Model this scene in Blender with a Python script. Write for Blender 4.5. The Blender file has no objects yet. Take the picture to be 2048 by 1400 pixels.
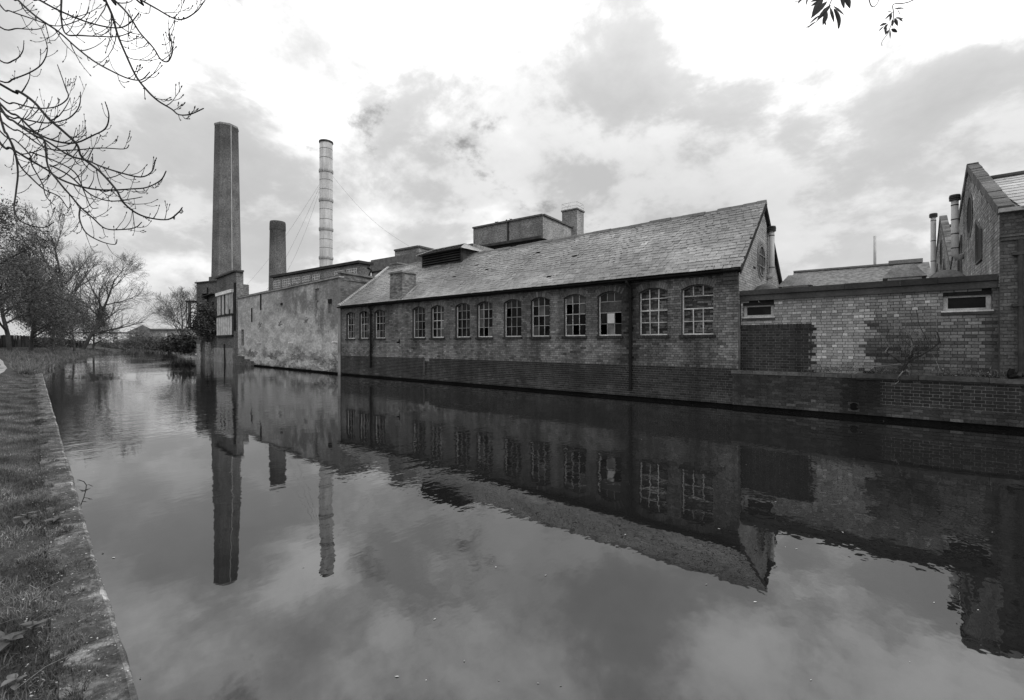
import bpy, math, random
import numpy as np
from mathutils import Vector, Matrix
random.seed(7); rng = np.random.default_rng(7)
sc = bpy.context.scene
COL = sc.collection
# ------------------------------------------------------------------ camera
CAM_H = 2.0
cam_data = bpy.data.cameras.new('camera'); cam = bpy.data.objects.new('camera', cam_data); COL.objects.link(cam)
cam_data.sensor_width = 36.0; cam_data.lens = 16.0; cam_data.clip_start = 0.05; cam_data.clip_end = 6000
cam_data.shift_y = -14.0/2048
HEAD = math.radians(39.63)
cam.location = (0, 0, CAM_H); cam.rotation_euler = (math.radians(90), 0, HEAD)
sc.camera = cam
sc.view_settings.view_transform = 'Standard'; sc.view_settings.look = 'None'
sc.view_settings.exposure = -0.35; sc.view_settings.gamma = 1.0
sc.view_settings.use_curve_mapping = False
# ------------------------------------------------------------------ sky and sun
SUN_EL, SUN_AZ = math.radians(42), math.radians(14)      # azimuth measured from +X towards +Y
world = bpy.data.worlds.new('World'); sc.world = world; world.use_nodes = True
wt = world.node_tree; wt.nodes.clear()
def wn(t, **k):
    n = wt.nodes.new(t)
    for a, b in k.items(): setattr(n, a, b)
    return n
def wmath(op, a, b=None, clamp=False):
    n = wn('ShaderNodeMath', operation=op, use_clamp=clamp)
    for i, s in enumerate((a, b)):
        if s is None: continue
        if isinstance(s, (int, float)): n.inputs[i].default_value = s
        else: wt.links.new(s, n.inputs[i])
    return n.outputs[0]
def wmap(v, f0, f1, t0, t1, smooth=True):
    n = wn('ShaderNodeMapRange', interpolation_type='SMOOTHSTEP' if smooth else 'LINEAR')
    wt.links.new(v, n.inputs[0])
    for i, q in enumerate((f0, f1, t0, t1)): n.inputs[1+i].default_value = q
    return n.outputs[0]
w_out = wn('ShaderNodeOutputWorld'); w_bg = wn('ShaderNodeBackground')
w_sky = wn('ShaderNodeTexSky', sky_type='NISHITA', sun_disc=False)
w_sky.sun_elevation = SUN_EL; w_sky.sun_rotation = math.radians(90) - SUN_AZ
w_sky.air_density = 1.0; w_sky.dust_density = 2.0
w_bw = wn('ShaderNodeRGBToBW'); wt.links.new(w_sky.outputs[0], w_bw.inputs[0])
tc = wn('ShaderNodeTexCoord')
sep = wn('ShaderNodeSeparateXYZ'); wt.links.new(tc.outputs['Generated'], sep.inputs[0])
zz = wmath('MAXIMUM', sep.outputs[2], 0.0)
den = wmath('ADD', zz, 0.42)
cx_ = wmath('DIVIDE', sep.outputs[0], den); cy_ = wmath('DIVIDE', sep.outputs[1], den)
comb = wn('ShaderNodeCombineXYZ'); wt.links.new(cx_, comb.inputs[0]); wt.links.new(cy_, comb.inputs[1])
def wnoise(scale, detail, rough, dist, off, vec=None):
    m = wn('ShaderNodeMapping'); m.inputs['Location'].default_value = off
    wt.links.new(vec or comb.outputs[0], m.inputs['Vector'])
    n = wn('ShaderNodeTexNoise', noise_dimensions='3D')
    n.inputs['Scale'].default_value = scale; n.inputs['Detail'].default_value = detail
    n.inputs['Roughness'].default_value = rough; n.inputs['Distortion'].default_value = dist
    wt.links.new(m.outputs[0], n.inputs['Vector']); return n.outputs[0]
CO = (1.2, 9.4, 5.0)
n_big = wnoise(1.35, 3, 0.45, 0.0, CO)
n_mid = wnoise(3.3, 10, 0.60, 0.12, (CO[0]+5, CO[1]+2, 3.3))
n_hole = wnoise(2.3, 9, 0.62, 0.1, (CO[0]+11.5, CO[1]-2, 7.7))
mixn = wmath('ADD', wmath('MULTIPLY', n_big, 0.55), wmath('MULTIPLY', n_mid, 0.45))
shade = wmap(mixn, 0.38, 0.60, 7.9, 9.6)                 # lit tops and grey undersides of the cloud sheet
billow = wmath('ADD', wmap(n_mid, 0.44, 0.56, -0.7, 1.0), wmap(mixn, 0.52, 0.66, 0.0, 5.5))                # brighter ragged edges
cl = wmath('ADD', shade, billow)
cl = wmath('MULTIPLY', cl, wmap(sep.outputs[2], 0.20, 0.75, 1.0, 1.25))   # an overcast sky is brightest overhead
cl = wmath('MAXIMUM', wmath('ADD', 9.2, wmath('MULTIPLY', wmath('SUBTRACT', cl, 9.2), wmap(sep.outputs[2], 0.20, 0.55, 1.0, 1.5))), 4.0)
low = wmap(sep.outputs[2], 0.0, 0.20, 0.0, 1.0)           # towards the horizon the sheet closes to an even pale grey
cl = wmath('ADD', wmath('MULTIPLY', cl, low), wmath('MULTIPLY', wmath('SUBTRACT', 1.0, low), 8.2))
gap = wmath('MULTIPLY', wmap(n_hole, 0.60, 0.68, 0.0, 0.65), low)   # thin gaps where plain sky shows through
skyv = wmath('MINIMUM', w_bw.outputs[0], 5.0)
cl = wmath('ADD', wmath('MULTIPLY', cl, wmath('SUBTRACT', 1.0, gap)), wmath('MULTIPLY', skyv, gap))
wt.links.new(cl, w_bg.inputs['Color']); w_bg.inputs['Strength'].default_value = 0.1
wt.links.new(w_bg.outputs[0], w_out.inputs[0])
sun_d = bpy.data.lights.new('sun', 'SUN'); sun_d.energy = 1.5; sun_d.angle = math.radians(14); sun_d.color = (1, 0.995, 0.985)
sun = bpy.data.objects.new('sun', sun_d); COL.objects.link(sun)
sdir = Vector((math.cos(SUN_EL)*math.cos(SUN_AZ), math.cos(SUN_EL)*math.sin(SUN_AZ), math.sin(SUN_EL)))
sun.rotation_euler = sdir.to_track_quat('Z', 'Y').to_euler(); sun.location = (0, 0, 60)
sc.cycles.use_denoising = True
sc.cycles.max_bounces = 6; sc.cycles.diffuse_bounces = 3; sc.cycles.glossy_bounces = 3
# ------------------------------------------------------------------ geometry of the place
D = Vector((-math.sin(HEAD), math.cos(HEAD), 0)); R = Vector((math.cos(HEAD), math.sin(HEAD), 0))
FPX, CX, HY = 910.0, 1024.0, 686.0
def P(px, py, z):                                         # a point seen in the photo at depth z
    p = D*z + R*((px-CX)/FPX*z); p.z = CAM_H + (HY-py)/FPX*z; return p
def ray(px): return D + R*((px-CX)/FPX)
def onY(px, Y):                                           # where the sight line at px meets the wall plane Y
    q = ray(px); return q.x*Y/q.y
def depthY(px, Y): return Y/ray(px).y
def zat(px, py, Y): return CAM_H + (HY-py)/FPX*depthY(px, Y)
def onG(px, py, h):                                       # on level ground of height h
    return P(px, py, (CAM_H-h)*FPX/(py-HY))
def dirL(vx):                                             # horizontal direction whose vanishing point is at vx
    a = math.atan2(CX-vx, FPX); return D*math.cos(a) - R*math.sin(a)
def perp(a): return Vector((a.y, -a.x, 0)) if (Vector((a.y, -a.x, 0)).dot(D) > 0) else Vector((-a.y, a.x, 0))
def reach(C, a, px):                                      # distance along a from C until it is seen at px
    u = (px-CX)/FPX; k = R - D*u
    return -C.dot(k)/a.dot(k)
# ------------------------------------------------------------------ mesh builder
WL = {}
def empty(name, loc, label=None, cat=None, group=None, parent=None):
    o = bpy.data.objects.new(name, None); COL.objects.link(o); o.empty_display_size = 0.3
    loc = Vector(loc)
    if parent: o.parent = parent; o.location = loc - WL[parent.name]
    else: o.location = loc
    WL[o.name] = loc
    tag(o, label, cat, group); return o
def tag(o, label=None, cat=None, group=None, kind=None):
    if label: o['label'] = label
    if cat: o['category'] = cat
    if group: o['group'] = group
    if kind: o['kind'] = kind
    return o
def link(o, parent, loc=None):
    COL.objects.link(o)
    if parent: o.parent = parent; WL[o.name] = WL[parent.name]
    else: WL[o.name] = Vector((0, 0, 0))
    return o
class MB:
    def __init__(s): s.v = []; s.f = []; s.t = []
    def face(s, pts, tone=1.0):
        b = len(s.v); s.v.extend([tuple(p) for p in pts]); s.f.append(tuple(range(b, b+len(pts)))); s.t.append(tone)
    def obox(s, c, ax, ay, az, tone=1.0, faces=None):     # centre and three half-axis vectors
        b = len(s.v); c = Vector(c)
        for k in range(8):
            s.v.append(tuple(c + ax*(1 if k & 1 else -1) + ay*(1 if k & 2 else -1) + az*(1 if k & 4 else -1)))
        F = [(0,2,3,1), (4,5,7,6), (0,1,5,4), (2,6,7,3), (0,4,6,2), (1,3,7,5)]
        for f in F: s.f.append(tuple(b+i for i in f)); s.t.append(tone)
    def box(s, a, b, tone=1.0):                           # two opposite corners, axis aligned
        a, b = Vector(a), Vector(b)
        h = (b-a)/2; h = Vector((abs(h.x), abs(h.y), abs(h.z)))
        s.obox((a+b)/2, Vector((h.x,0,0)), Vector((0,h.y,0)), Vector((0,0,h.z)), tone)
    def bar(s, p, q, w, h, up=Vector((0,0,1)), tone=1.0):  # rectangular bar from p to q
        p, q = Vector(p), Vector(q); d = (q-p); L = d.length; d = d/L
        x = d.cross(up)
        if x.length < 1e-4: x = d.cross(Vector((1,0,0)))
        x.normalize(); y = x.cross(d)
        s.obox((p+q)/2, d*(L/2), x*(w/2), y*(h/2), tone)
    def tube(s, pts, rad, n=6, cap=True, tone=1.0):
        pts = [Vector(p) for p in pts]; m = len(pts)
        if isinstance(rad, (int, float)): rad = [rad]*m
        b0 = len(s.v); px = None
        for i in range(m):
            d = pts[min(i+1, m-1)] - pts[max(i-1, 0)]
            if d.length < 1e-9: d = Vector((0,0,1))
            d.normalize()
            if px is None: px = d.orthogonal().normalized()
            px = px - d*px.dot(d)
            if px.length < 1e-5: px = d.orthogonal()
            px.normalize(); py = d.cross(px)
            for k in range(n):
                a = 2*math.pi*k/n
                s.v.append(tuple(pts[i] + (px*math.cos(a) + py*math.sin(a))*rad[i]))
        for i in range(m-1):
            for k in range(n):
                a = b0+i*n+k; b = b0+i*n+(k+1) % n
                s.f.append((a, b, b+n, a+n)); s.t.append(tone)
        if cap:
            s.f.append(tuple(b0+k for k in range(n-1, -1, -1))); s.t.append(tone)
            s.f.append(tuple(b0+(m-1)*n+k for k in range(n))); s.t.append(tone)
    def build(s, name, mat, parent=None, smooth=False, kind=None):
        me = bpy.data.meshes.new(name)
        off = WL[parent.name] if parent else Vector((0,0,0))
        me.from_pydata([(x-off.x, y-off.y, z-off.z) for x, y, z in s.v], [], s.f)
        a = me.attributes.new('tone', 'FLOAT', 'FACE'); a.data.foreach_set('value', s.t)
        if smooth: me.polygons.foreach_set('use_smooth', [True]*len(me.polygons))
        me.materials.append(mat); me.update()
        o = link(bpy.data.objects.new(name, me), parent)
        if kind: o['kind'] = kind
        return o
def np_mesh(name, V, F, mat, parent=None, tone=None, smooth=False, kind=None):
    V = np.asarray(V, dtype=np.float32).reshape(-1, 3); F = np.asarray(F, dtype=np.int32); k = F.shape[1]
    off = WL[parent.name] if parent else Vector((0,0,0)); V = V - np.array(off, dtype=np.float32)
    me = bpy.data.meshes.new(name)
    me.vertices.add(len(V)); me.vertices.foreach_set('co', V.ravel())
    me.loops.add(F.size); me.loops.foreach_set('vertex_index', F.ravel())
    me.polygons.add(len(F)); me.polygons.foreach_set('loop_start', np.arange(0, F.size, k, dtype=np.int32))
    me.polygons.foreach_set('loop_total', np.full(len(F), k, dtype=np.int32))
    me.update(calc_edges=True); me.validate()
    a = me.attributes.new('tone', 'FLOAT', 'FACE')
    a.data.foreach_set('value', np.ones(len(F), dtype=np.float32) if tone is None else np.asarray(tone, dtype=np.float32))
    if smooth: me.polygons.foreach_set('use_smooth', [True]*len(me.polygons))
    me.materials.append(mat)
    o = link(bpy.data.objects.new(name, me), parent)
    if kind: o['kind'] = kind
    return o
# ------------------------------------------------------------------ materials (all grey: the photograph is black and white)
class NT:
    def __init__(s, name):
        s.m = bpy.data.materials.new(name); s.m.use_nodes = True; s.t = s.m.node_tree
        s.b = s.t.nodes['Principled BSDF']; s.pos = s.n('ShaderNodeNewGeometry').outputs['Position']
    def n(s, t, **k):
        x = s.t.nodes.new(t)
        for a, b in k.items(): setattr(x, a, b)
        return x
    def l(s, a, b): s.t.links.new(a, b)
    def put(s, sock, v):
        if isinstance(v, (int, float)): sock.default_value = v
        else: s.l(v, sock)
    def math(s, op, a, b=0.0, clamp=False):
        x = s.n('ShaderNodeMath', operation=op, use_clamp=clamp); s.put(x.inputs[0], a); s.put(x.inputs[1], b); return x.outputs[0]
    def map(s, v, f0, f1, t0, t1, smooth=True):
        x = s.n('ShaderNodeMapRange', interpolation_type='SMOOTHSTEP' if smooth else 'LINEAR'); s.put(x.inputs[0], v)
        for i, q in enumerate((f0, f1, t0, t1)): x.inputs[1+i].default_value = q
        return x.outputs[0]
    def noise(s, scale, detail=4, rough=0.55, stretch=(1,1,1), off=(0,0,0), dist=0.0):
        mp = s.n('ShaderNodeMapping'); mp.inputs['Scale'].default_value = stretch; mp.inputs['Location'].default_value = off
        s.l(s.pos, mp.inputs[0]); x = s.n('ShaderNodeTexNoise'); s.l(mp.outputs[0], x.inputs['Vector'])
        x.inputs['Scale'].default_value = scale; x.inputs['Detail'].default_value = detail
        x.inputs['Roughness'].default_value = rough; x.inputs['Distortion'].default_value = dist
        return x.outputs[0]
    def attr(s, name='tone'):
        x = s.n('ShaderNodeAttribute', attribute_name=name); return x.outputs['Fac']
    def objcol(s):
        x = s.n('ShaderNodeObjectInfo'); b = s.n('ShaderNodeRGBToBW'); s.l(x.outputs['Color'], b.inputs[0]); return b.outputs[0]
    def done(s, col, rough=0.85, spec=0.3, bump=None, bdist=0.01, metal=0.0, bstr=1.0):
        cb = s.n('ShaderNodeCombineColor')
        for i in range(3): s.put(cb.inputs[i], col)
        s.l(cb.outputs[0], s.b.inputs['Base Color']); s.put(s.b.inputs['Roughness'], rough)
        s.b.inputs['Specular IOR Level'].default_value = spec; s.b.inputs['Metallic'].default_value = metal
        if bump is not None:
            x = s.n('ShaderNodeBump'); x.inputs['Distance'].default_value = bdist; x.inputs['Strength'].default_value = bstr
            s.l(bump, x.inputs['Height']); s.l(x.outputs[0], s.b.inputs['Normal'])
        return s.m
def grimy(name, base, rough=0.88, spec=0.25, big=0.35, fine=0.25, streak=0.0, fscale=14.0, bscale=0.9, bdist=0.004, metal=0.0, floor=0.2):
    """plain weathered surface: tone attribute x blotches x fine grain (x vertical run-off streaks)"""
    t = NT(name); v = t.math('MULTIPLY', t.math('MULTIPLY', t.attr(), t.objcol()), base)
    nb = t.noise(bscale, 5, 0.6); nf = t.noise(fscale, 4, 0.65, off=(3,1,2))
    v = t.math('MULTIPLY', v, t.map(nb, 0.32, 0.68, 1-big, 1+big*0.8))
    v = t.math('MULTIPLY', v, t.map(nf, 0.3, 0.7, 1-fine, 1+fine))
    if streak:
        ns = t.noise(3.2, 4, 0.6, stretch=(1, 1, 0.07), off=(9,4,1)); v = t.math('MULTIPLY', v, t.map(ns, 0.40, 0.66, 1+streak*0.3, 1-streak))
    return t.done(v, rough, spec, bump=nf, bdist=bdist, metal=metal)
M = {}
M['brick'] = grimy('red_brick', 1.0, big=0.32, fine=0.30, streak=0.22, fscale=26, bdist=0.004)
M['brick_pale'] = grimy('pale_brick', 1.0, big=0.18, fine=0.22, fscale=30, bdist=0.004)
M['brick_blue'] = grimy('blue_engineering_brick', 1.0, rough=0.62, spec=0.35, big=0.35, fine=0.30, streak=0.30, fscale=22, bdist=0.003)
M['mortar'] = grimy('lime_mortar', 1.0, big=0.3, fine=0.25, streak=0.2, fscale=40)
M['wet'] = grimy('wet_footing', 0.008, rough=0.9, spec=0.08, big=0.4, fine=0.3, fscale=12)
M['slate'] = grimy('roof_slate', 1.0, rough=0.55, spec=0.4, big=0.22, fine=0.20, fscale=9, bscale=0.7, bdist=0.003)
M['paint'] = grimy('weathered_white_paint', 0.72, rough=0.6, big=0.25, fine=0.2, fscale=30, bscale=3)
M['dark_iron'] = grimy('dark_cast_iron', 0.014, rough=0.6, spec=0.15, big=0.3, fine=0.3, fscale=20)
M['timber_dark'] = grimy('dark_timber', 0.04, rough=0.85, spec=0.1, big=0.3, fine=0.3, streak=0.2, fscale=18)
M['felt'] = grimy('roofing_felt', 0.055, rough=0.75, big=0.3, fine=0.2, fscale=16, bscale=1.4)
M['concrete'] = grimy('weathered_concrete', 0.26, big=0.30, fine=0.25, fscale=16, bscale=2.0, bdist=0.006)
M['lead'] = grimy('lead_flashing', 0.42, rough=0.5, spec=0.4, big=0.2, fine=0.15)
M['steel'] = grimy('galvanised_steel', 0.47, rough=0.5, spec=0.4, big=0.16, fine=0.08, streak=0.22, bscale=0.4, fscale=5, bdist=0.0)
M['white'] = grimy('white_plastic', 0.75, rough=0.4, big=0.1, fine=0.08)
M['far_brick'] = None
def far_brick(name, base, course=0.08, amt=0.38, soot=None):
    """brickwork too far away to tell bricks apart: faint courses in the grain"""
    t = NT(name); v = t.math('MULTIPLY', t.attr(), base)
    sp = t.n('ShaderNodeSeparateXYZ'); t.l(t.pos, sp.inputs[0])
    n1 = t.noise(1.0, 3, 0.6, stretch=(4, 4, 12)); n2 = t.noise(0.35, 5, 0.6, off=(5,2,0)); n3 = t.noise(3.0, 4, 0.6, stretch=(1,1,0.06), off=(2,8,0))
    v = t.math('MULTIPLY', v, t.map(n1, 0.34, 0.66, 1-amt, 1+amt)); v = t.math('MULTIPLY', v, t.map(n2, 0.3, 0.7, 0.72, 1.25))
    n4 = t.noise(5.0, 2, 0.6, stretch=(1,1,2.6), off=(7,3,3)); v = t.math('MULTIPLY', v, t.map(n4, 0.35, 0.65, 0.78, 1.22))
    v = t.math('MULTIPLY', v, t.map(n3, 0.42, 0.70, 1.02, 0.88))
    if soot: v = t.math('MULTIPLY', v, t.map(t.math('ADD', sp.outputs[2], t.math('MULTIPLY', n2, 6.0)), soot-2.0, soot+4.5, 1.0, 0.55))   # soot near the mouth of a chimney
    return t.done(v, 0.9, 0.2, bump=n1, bdist=0.01)
M['far_brick'] = far_brick('distant_brickwork', 1.0)
def glass_mat():
    t = NT('dark_window_glass'); v = t.math('MULTIPLY', t.attr(), t.map(t.noise(2.2, 3), 0.3, 0.7, 0.6, 1.5))
    return t.done(v, t.map(t.noise(5, 3, off=(4,4,4)), 0.35, 0.65, 0.04, 0.22), 0.09)
M['glass'] = glass_mat()
def render_mat():
    """old cement render: pale ground, dark algae in the upper half, crumbly pale foot, rust runs"""
    t = NT('stained_cement_render'); sp = t.n('ShaderNodeSeparateXYZ'); t.l(t.pos, sp.inputs[0]); z = sp.outputs[2]
    n_b = t.noise(0.42, 6, 0.62, stretch=(.5,.5,.8), off=(4,0,3)); n_m = t.noise(1.7, 7, 0.68, stretch=(.42,.42,.9), off=(2,2,2)); n_f = t.noise(8, 6, 0.72, stretch=(.5,.5,1))
    n_s = t.noise(1.3, 5, 0.6, stretch=(1,1,0.12), off=(6,1,1))
    v = t.math('MULTIPLY', 0.50, t.map(n_f, 0.34, 0.66, 0.74, 1.22))
    v = t.math('MULTIPLY', v, t.map(n_m, 0.38, 0.62, 0.74, 1.20))
    # algae band with ragged lower edge, about 3.3 to 5.6 m up
    zz = t.math('ADD', z, t.math('MULTIPLY', t.math('SUBTRACT', n_b, 0.5), 7.0)); zz = t.math('ADD', zz, t.math('MULTIPLY', t.math('SUBTRACT', n_s, 0.5), 1.6))
    zz = t.math('ADD', zz, t.math('MULTIPLY', t.math('SUBTRACT', n_m, 0.5), 3.6))
    al = t.math('MULTIPLY', t.map(zz, 3.1, 3.7, 0, 1), t.map(sp.outputs[0], -39.5, -36.0, 0.25, 1.0))
    al = t.math('MULTIPLY', al, t.map(t.noise(0.8, 6, 0.66, stretch=(.5,.5,.45), off=(3,9,5)), 0.40, 0.54, 0.22, 1.0)); al = t.math('MULTIPLY', al, t.map(n_m, 0.3, 0.62, 0.55, 1.0))
    v = t.math('MULTIPLY', v, t.math('SUBTRACT', 1.0, t.math('MULTIPLY', al, 0.62)))
    # thin dark vertical runs
    v = t.math('MULTIPLY', v, t.map(n_s, 0.60, 0.72, 1.0, 0.75))
    # damp foot
    zf = t.math('ADD', z, t.math('MULTIPLY', t.math('SUBTRACT', n_m, 0.5), 1.6))
    v = t.math('MULTIPLY', v, t.map(zf, 0.05, 0.30, 0.45, 1.0))
    patch = t.math('MULTIPLY', t.map(zf, 1.7, 1.2, 0.0, 1.0), t.map(t.noise(2.2, 6, 0.72, stretch=(.4,.4,1), off=(7,7,1)), 0.47, 0.56, 0.0, 1.0))
    v = t.math('MULTIPLY', v, t.math('SUBTRACT', 1.0, t.math('MULTIPLY', patch, 0.42)))
    h = t.math('ADD', n_f, t.math('MULTIPLY', patch, -1.2))
    return t.done(v, 0.92, 0.2, bump=h, bdist=0.025)
M['render'] = render_mat()
def water_mat():
    t = NT('canal_water')
    n1 = t.noise(2.6, 3, 0.55, stretch=(1.0, 0.55, 1), dist=0.3); n2 = t.noise(0.45, 3, 0.5, off=(3,3,0)); n3 = t.noise(9, 2, 0.5, stretch=(1,0.7,1))
    br = t.map(t.noise(0.10, 3, 0.55, off=(8.3,1.2,0)), 0.40, 0.60, 0.12, 1.25)
    sp = t.n('ShaderNodeSeparateXYZ'); t.l(t.pos, sp.inputs[0]); br = t.math('MULTIPLY', br, t.map(sp.outputs[0], -7, -1, 1.0, 0.5))
    h = t.math('ADD', t.math('MULTIPLY', n1, 0.0062), t.math('MULTIPLY', n3, 0.0020)); h = t.math('MULTIPLY', h, br)
    h = t.math('ADD', h, t.math('MULTIPLY', n2, 0.006))
    m = t.done(0.012, 0.015, 0.5, bump=h, bdist=1.0); t.b.inputs['IOR'].default_value = 1.85
    return m
M['water'] = water_mat()
def leafy(name, base, var=0.5, rough=0.75, spec=0.2):
    t = NT(name); v = t.math('MULTIPLY', t.math('MULTIPLY', t.attr(), t.objcol()), base); v = t.math('MULTIPLY', v, t.map(t.noise(1.2, 6, 0.68), 0.32, 0.68, 1-var*0.9, 1+var*0.9))
    m = t.done(v, rough, spec); return m
M['grass'] = leafy('rough_grass', 0.102); M['leaf'] = leafy('foliage', 0.11); M['ivy'] = leafy('ivy_leaves', 0.050, rough=0.5, spec=0.4)
M['bark'] = grimy('tree_bark', 0.06, big=0.3, fine=0.35, fscale=20, bdist=0.01); M['twig'] = leafy('bare_twigs', 0.12); M['near_bark'] = leafy('dark_twigs', 0.022)
def ground_mat():
    t = NT('grassy_soil'); v = t.math('MULTIPLY', 0.075, t.map(t.noise(1.3, 6, 0.65), 0.3, 0.7, 0.55, 1.4)); nf = t.noise(30, 5, 0.7)
    v = t.math('MULTIPLY', v, t.map(nf, 0.3, 0.7, 0.6, 1.4)); return t.done(v, 0.95, 0.1, bump=nf, bdist=0.03)
M['ground'] = ground_mat()
M['path'] = grimy('worn_gravel_path', 0.33, big=0.2, fine=0.25, fscale=25)
def edging_mat():
    t = NT('mossy_concrete_edging'); v = t.math('MULTIPLY', 0.22, t.math('MULTIPLY', t.attr(), t.objcol())); nb = t.noise(3.2, 6, 0.65); nf = t.noise(40, 4, 0.7)
    moss = t.map(t.noise(4, 8, 0.72, off=(1,5,2)), 0.40, 0.56, 0.0, 1.0)
    v = t.math('MULTIPLY', v, t.map(nb, 0.3, 0.7, 0.65, 1.35)); v = t.math('MULTIPLY', v, t.map(nf, 0.3, 0.7, 0.7, 1.3))
    v = t.math('MULTIPLY', v, t.math('SUBTRACT', 1.0, t.math('MULTIPLY', moss, 0.66)))
    sp = t.map(t.noise(60, 2, 0.6, off=(8,8,8)), 0.66, 0.70, 0.0, 0.25)
    return t.done(t.math('ADD', v, sp), 0.92, 0.2, bump=t.math('ADD', nf, t.math('MULTIPLY', moss, 1.5)), bdist=0.008)
M['edging'] = edging_mat()
# ------------------------------------------------------------------ brickwork
COURSE, STR, HDR, JT = 0.080, 0.240, 0.120, 0.011
BRICK_ME = {}
def brick_mesh(w, h, mat):
    k = (round(w, 3), mat.name)
    if k not in BRICK_ME:
        me = bpy.data.meshes.new('brick'); d = 0.014
        x, z = w/2, h/2; c = 0.004
        V = [(-x,0.03,-z),(x,0.03,-z),(x,0.03,z),(-x,0.03,z), (-x,-d+c,-z),(x,-d+c,-z),(x,-d+c,z),(-x,-d+c,z), (-x+c,-d,-z+c),(x-c,-d,-z+c),(x-c,-d,z-c),(-x+c,-d,z-c)]
        F = [(8,9,10,11)] + [(4+i, 4+(i+1) % 4, 8+(i+1) % 4, 8+i) for i in range(4)] + [(i, (i+1) % 4, 4+(i+1) % 4, 4+i) for i in range(4)]
        me.from_pydata(V, [], F); a = me.attributes.new('tone', 'FLOAT', 'FACE'); a.data.foreach_set('value', [1.0]*len(F))
        me.materials.append(mat); BRICK_ME[k] = me
    return BRICK_ME[k]
def arch_info(o):
    w = o['u1']-o['u0']; r = o['rise']; Rr = ((w/2)**2 + r*r)/(2*r)
    return (o['u0']+o['u1'])/2, o['vs']+r-Rr, Rr, w
RING = 0.23
def excluded(openings, vm):
    out = []
    for o in openings:
        if o.get('rise', 0) > 0:
            uc, cy, Rr, w = arch_info(o)
            if o['v0'] <= vm <= o['vs']: out.append((o['u0'], o['u1']))
            elif o['vs'] < vm < cy+Rr+RING:
                al = math.asin(min(1, w/2/Rr)); h1 = math.sqrt(max(0, (Rr+RING)**2-(vm-cy)**2)); h2 = w/2+(vm-o['vs'])*math.tan(al)
                h = min(h1, h2); out.append((uc-h, uc+h))
        elif o['v0'] <= vm <= o['v1']: out.append((o['u0'], o['u1']))
    return out
def bricks(parent, frame, u0, u1, v0, v1, openings, tone, mat, bond='garden', n_parts=0, near=None, jitter=0.003, inside=None, name='brick_courses', phase=0, cat=None):
    """lay every brick of a wall; the n_parts nearest whole stretchers and headers become parts of their own"""
    mb = MB(); cand = []; rows = int(round((v1-v0)/COURSE)); r_ = random.Random(int(abs(u0)*100)+rows)
    for j in range(rows):
        va = v0 + j*COURSE; vb = min(va+COURSE, v1); vm = (va+vb)/2; jj = j+phase
        if bond == 'garden': hd = (jj % 4 == 0); seq = [HDR] if hd else [STR]; off = (HDR/2 if hd else (0 if jj % 2 else STR/2))
        elif bond == 'flemish': seq = [STR, HDR]; off = 0 if jj % 2 else (STR+HDR)/2
        elif bond == 'mixed': seq = [STR, STR, HDR] if jj % 3 else [HDR, HDR, STR]; off = r_.random()*0.4
        elif bond == 'english': seq = [HDR] if jj % 2 else [STR]; off = HDR/2 if jj % 2 else r_.choice((0, .03, .09))
        else: seq = [STR]; off = 0 if jj % 2 else STR/2
        ex = excluded(openings, vm)
        u = u0-off; k = 0
        while u < u1:
            w = seq[k % len(seq)]; k += 1; a, b = max(u, u0), min(u+w, u1); u += w
            segs = [(a, b)]
            for (p, q) in ex:
                ns = []
                for (a1, b1) in segs:
                    if q <= a1 or p >= b1: ns.append((a1, b1))
                    else:
                        if p > a1: ns.append((a1, p))
                        if q < b1: ns.append((q, b1))
                segs = ns
            for (a1, b1) in segs:
                if b1-a1 < 0.045: continue
                um = (a1+b1)/2
                if inside and not inside(um, vm): continue
                tn = tone(um, vm, r_)
                if tn is None: continue
                if b1-a1 > w-1e-6 and n_parts: cand.append((um, vm, b1-a1-JT, tn)); continue
                brick(mb, frame, a1+JT/2, b1-JT/2, va+JT/2, vb-JT/2, tn, r_, jitter)
    if n_parts:
        q = near or Vector((0,0,2)); cand.sort(key=lambda c: (frame(c[0], c[1], 0)-q).length_squared)
        base = WL[parent.name]
        for (um, vm, w, tn) in cand[:n_parts]:
            o = bpy.data.objects.new('brick', brick_mesh(w, COURSE-JT, mat)); COL.objects.link(o); o.parent = parent
            o.location = frame(um, vm, r_.uniform(-0.002, 0.003)) - base; o.color = (tn, tn, tn, 1)
            o.rotation_euler = (r_.uniform(-.02,.02), r_.uniform(-.008,.008), r_.uniform(-.012,.012))
        for (um, vm, w, tn) in cand[n_parts:]:
            brick(mb, frame, um-w/2, um+w/2, vm-COURSE/2+JT/2, vm+COURSE/2-JT/2, tn, r_, jitter)
    return mb.build(name, mat, parent, kind='stuff') if mb.f else None
def brick(mb, frame, a, b, c, d, tn, r_, jit):
    j = lambda: r_.uniform(-jit, jit); n = 0.010 + j(); b0 = len(mb.v)
    e = [j()*0.5 for _ in range(4)]
    for (uu, vv, nn) in ((a,c,-.004),(b,c,-.004),(b,d,-.004),(a,d,-.004)): mb.v.append(tuple(frame(uu, vv, nn)))
    for i, (uu, vv) in enumerate(((a,c),(b,c),(b,d),(a,d))): mb.v.append(tuple(frame(uu+e[i], vv+e[3-i], n+e[i])))
    F = [(4,5,6,7)] + [(i, (i+1) % 4, 4+(i+1) % 4, 4+i) for i in range(4)]
    for f in F: mb.f.append(tuple(b0+i for i in f)); mb.t.append(tn)
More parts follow.
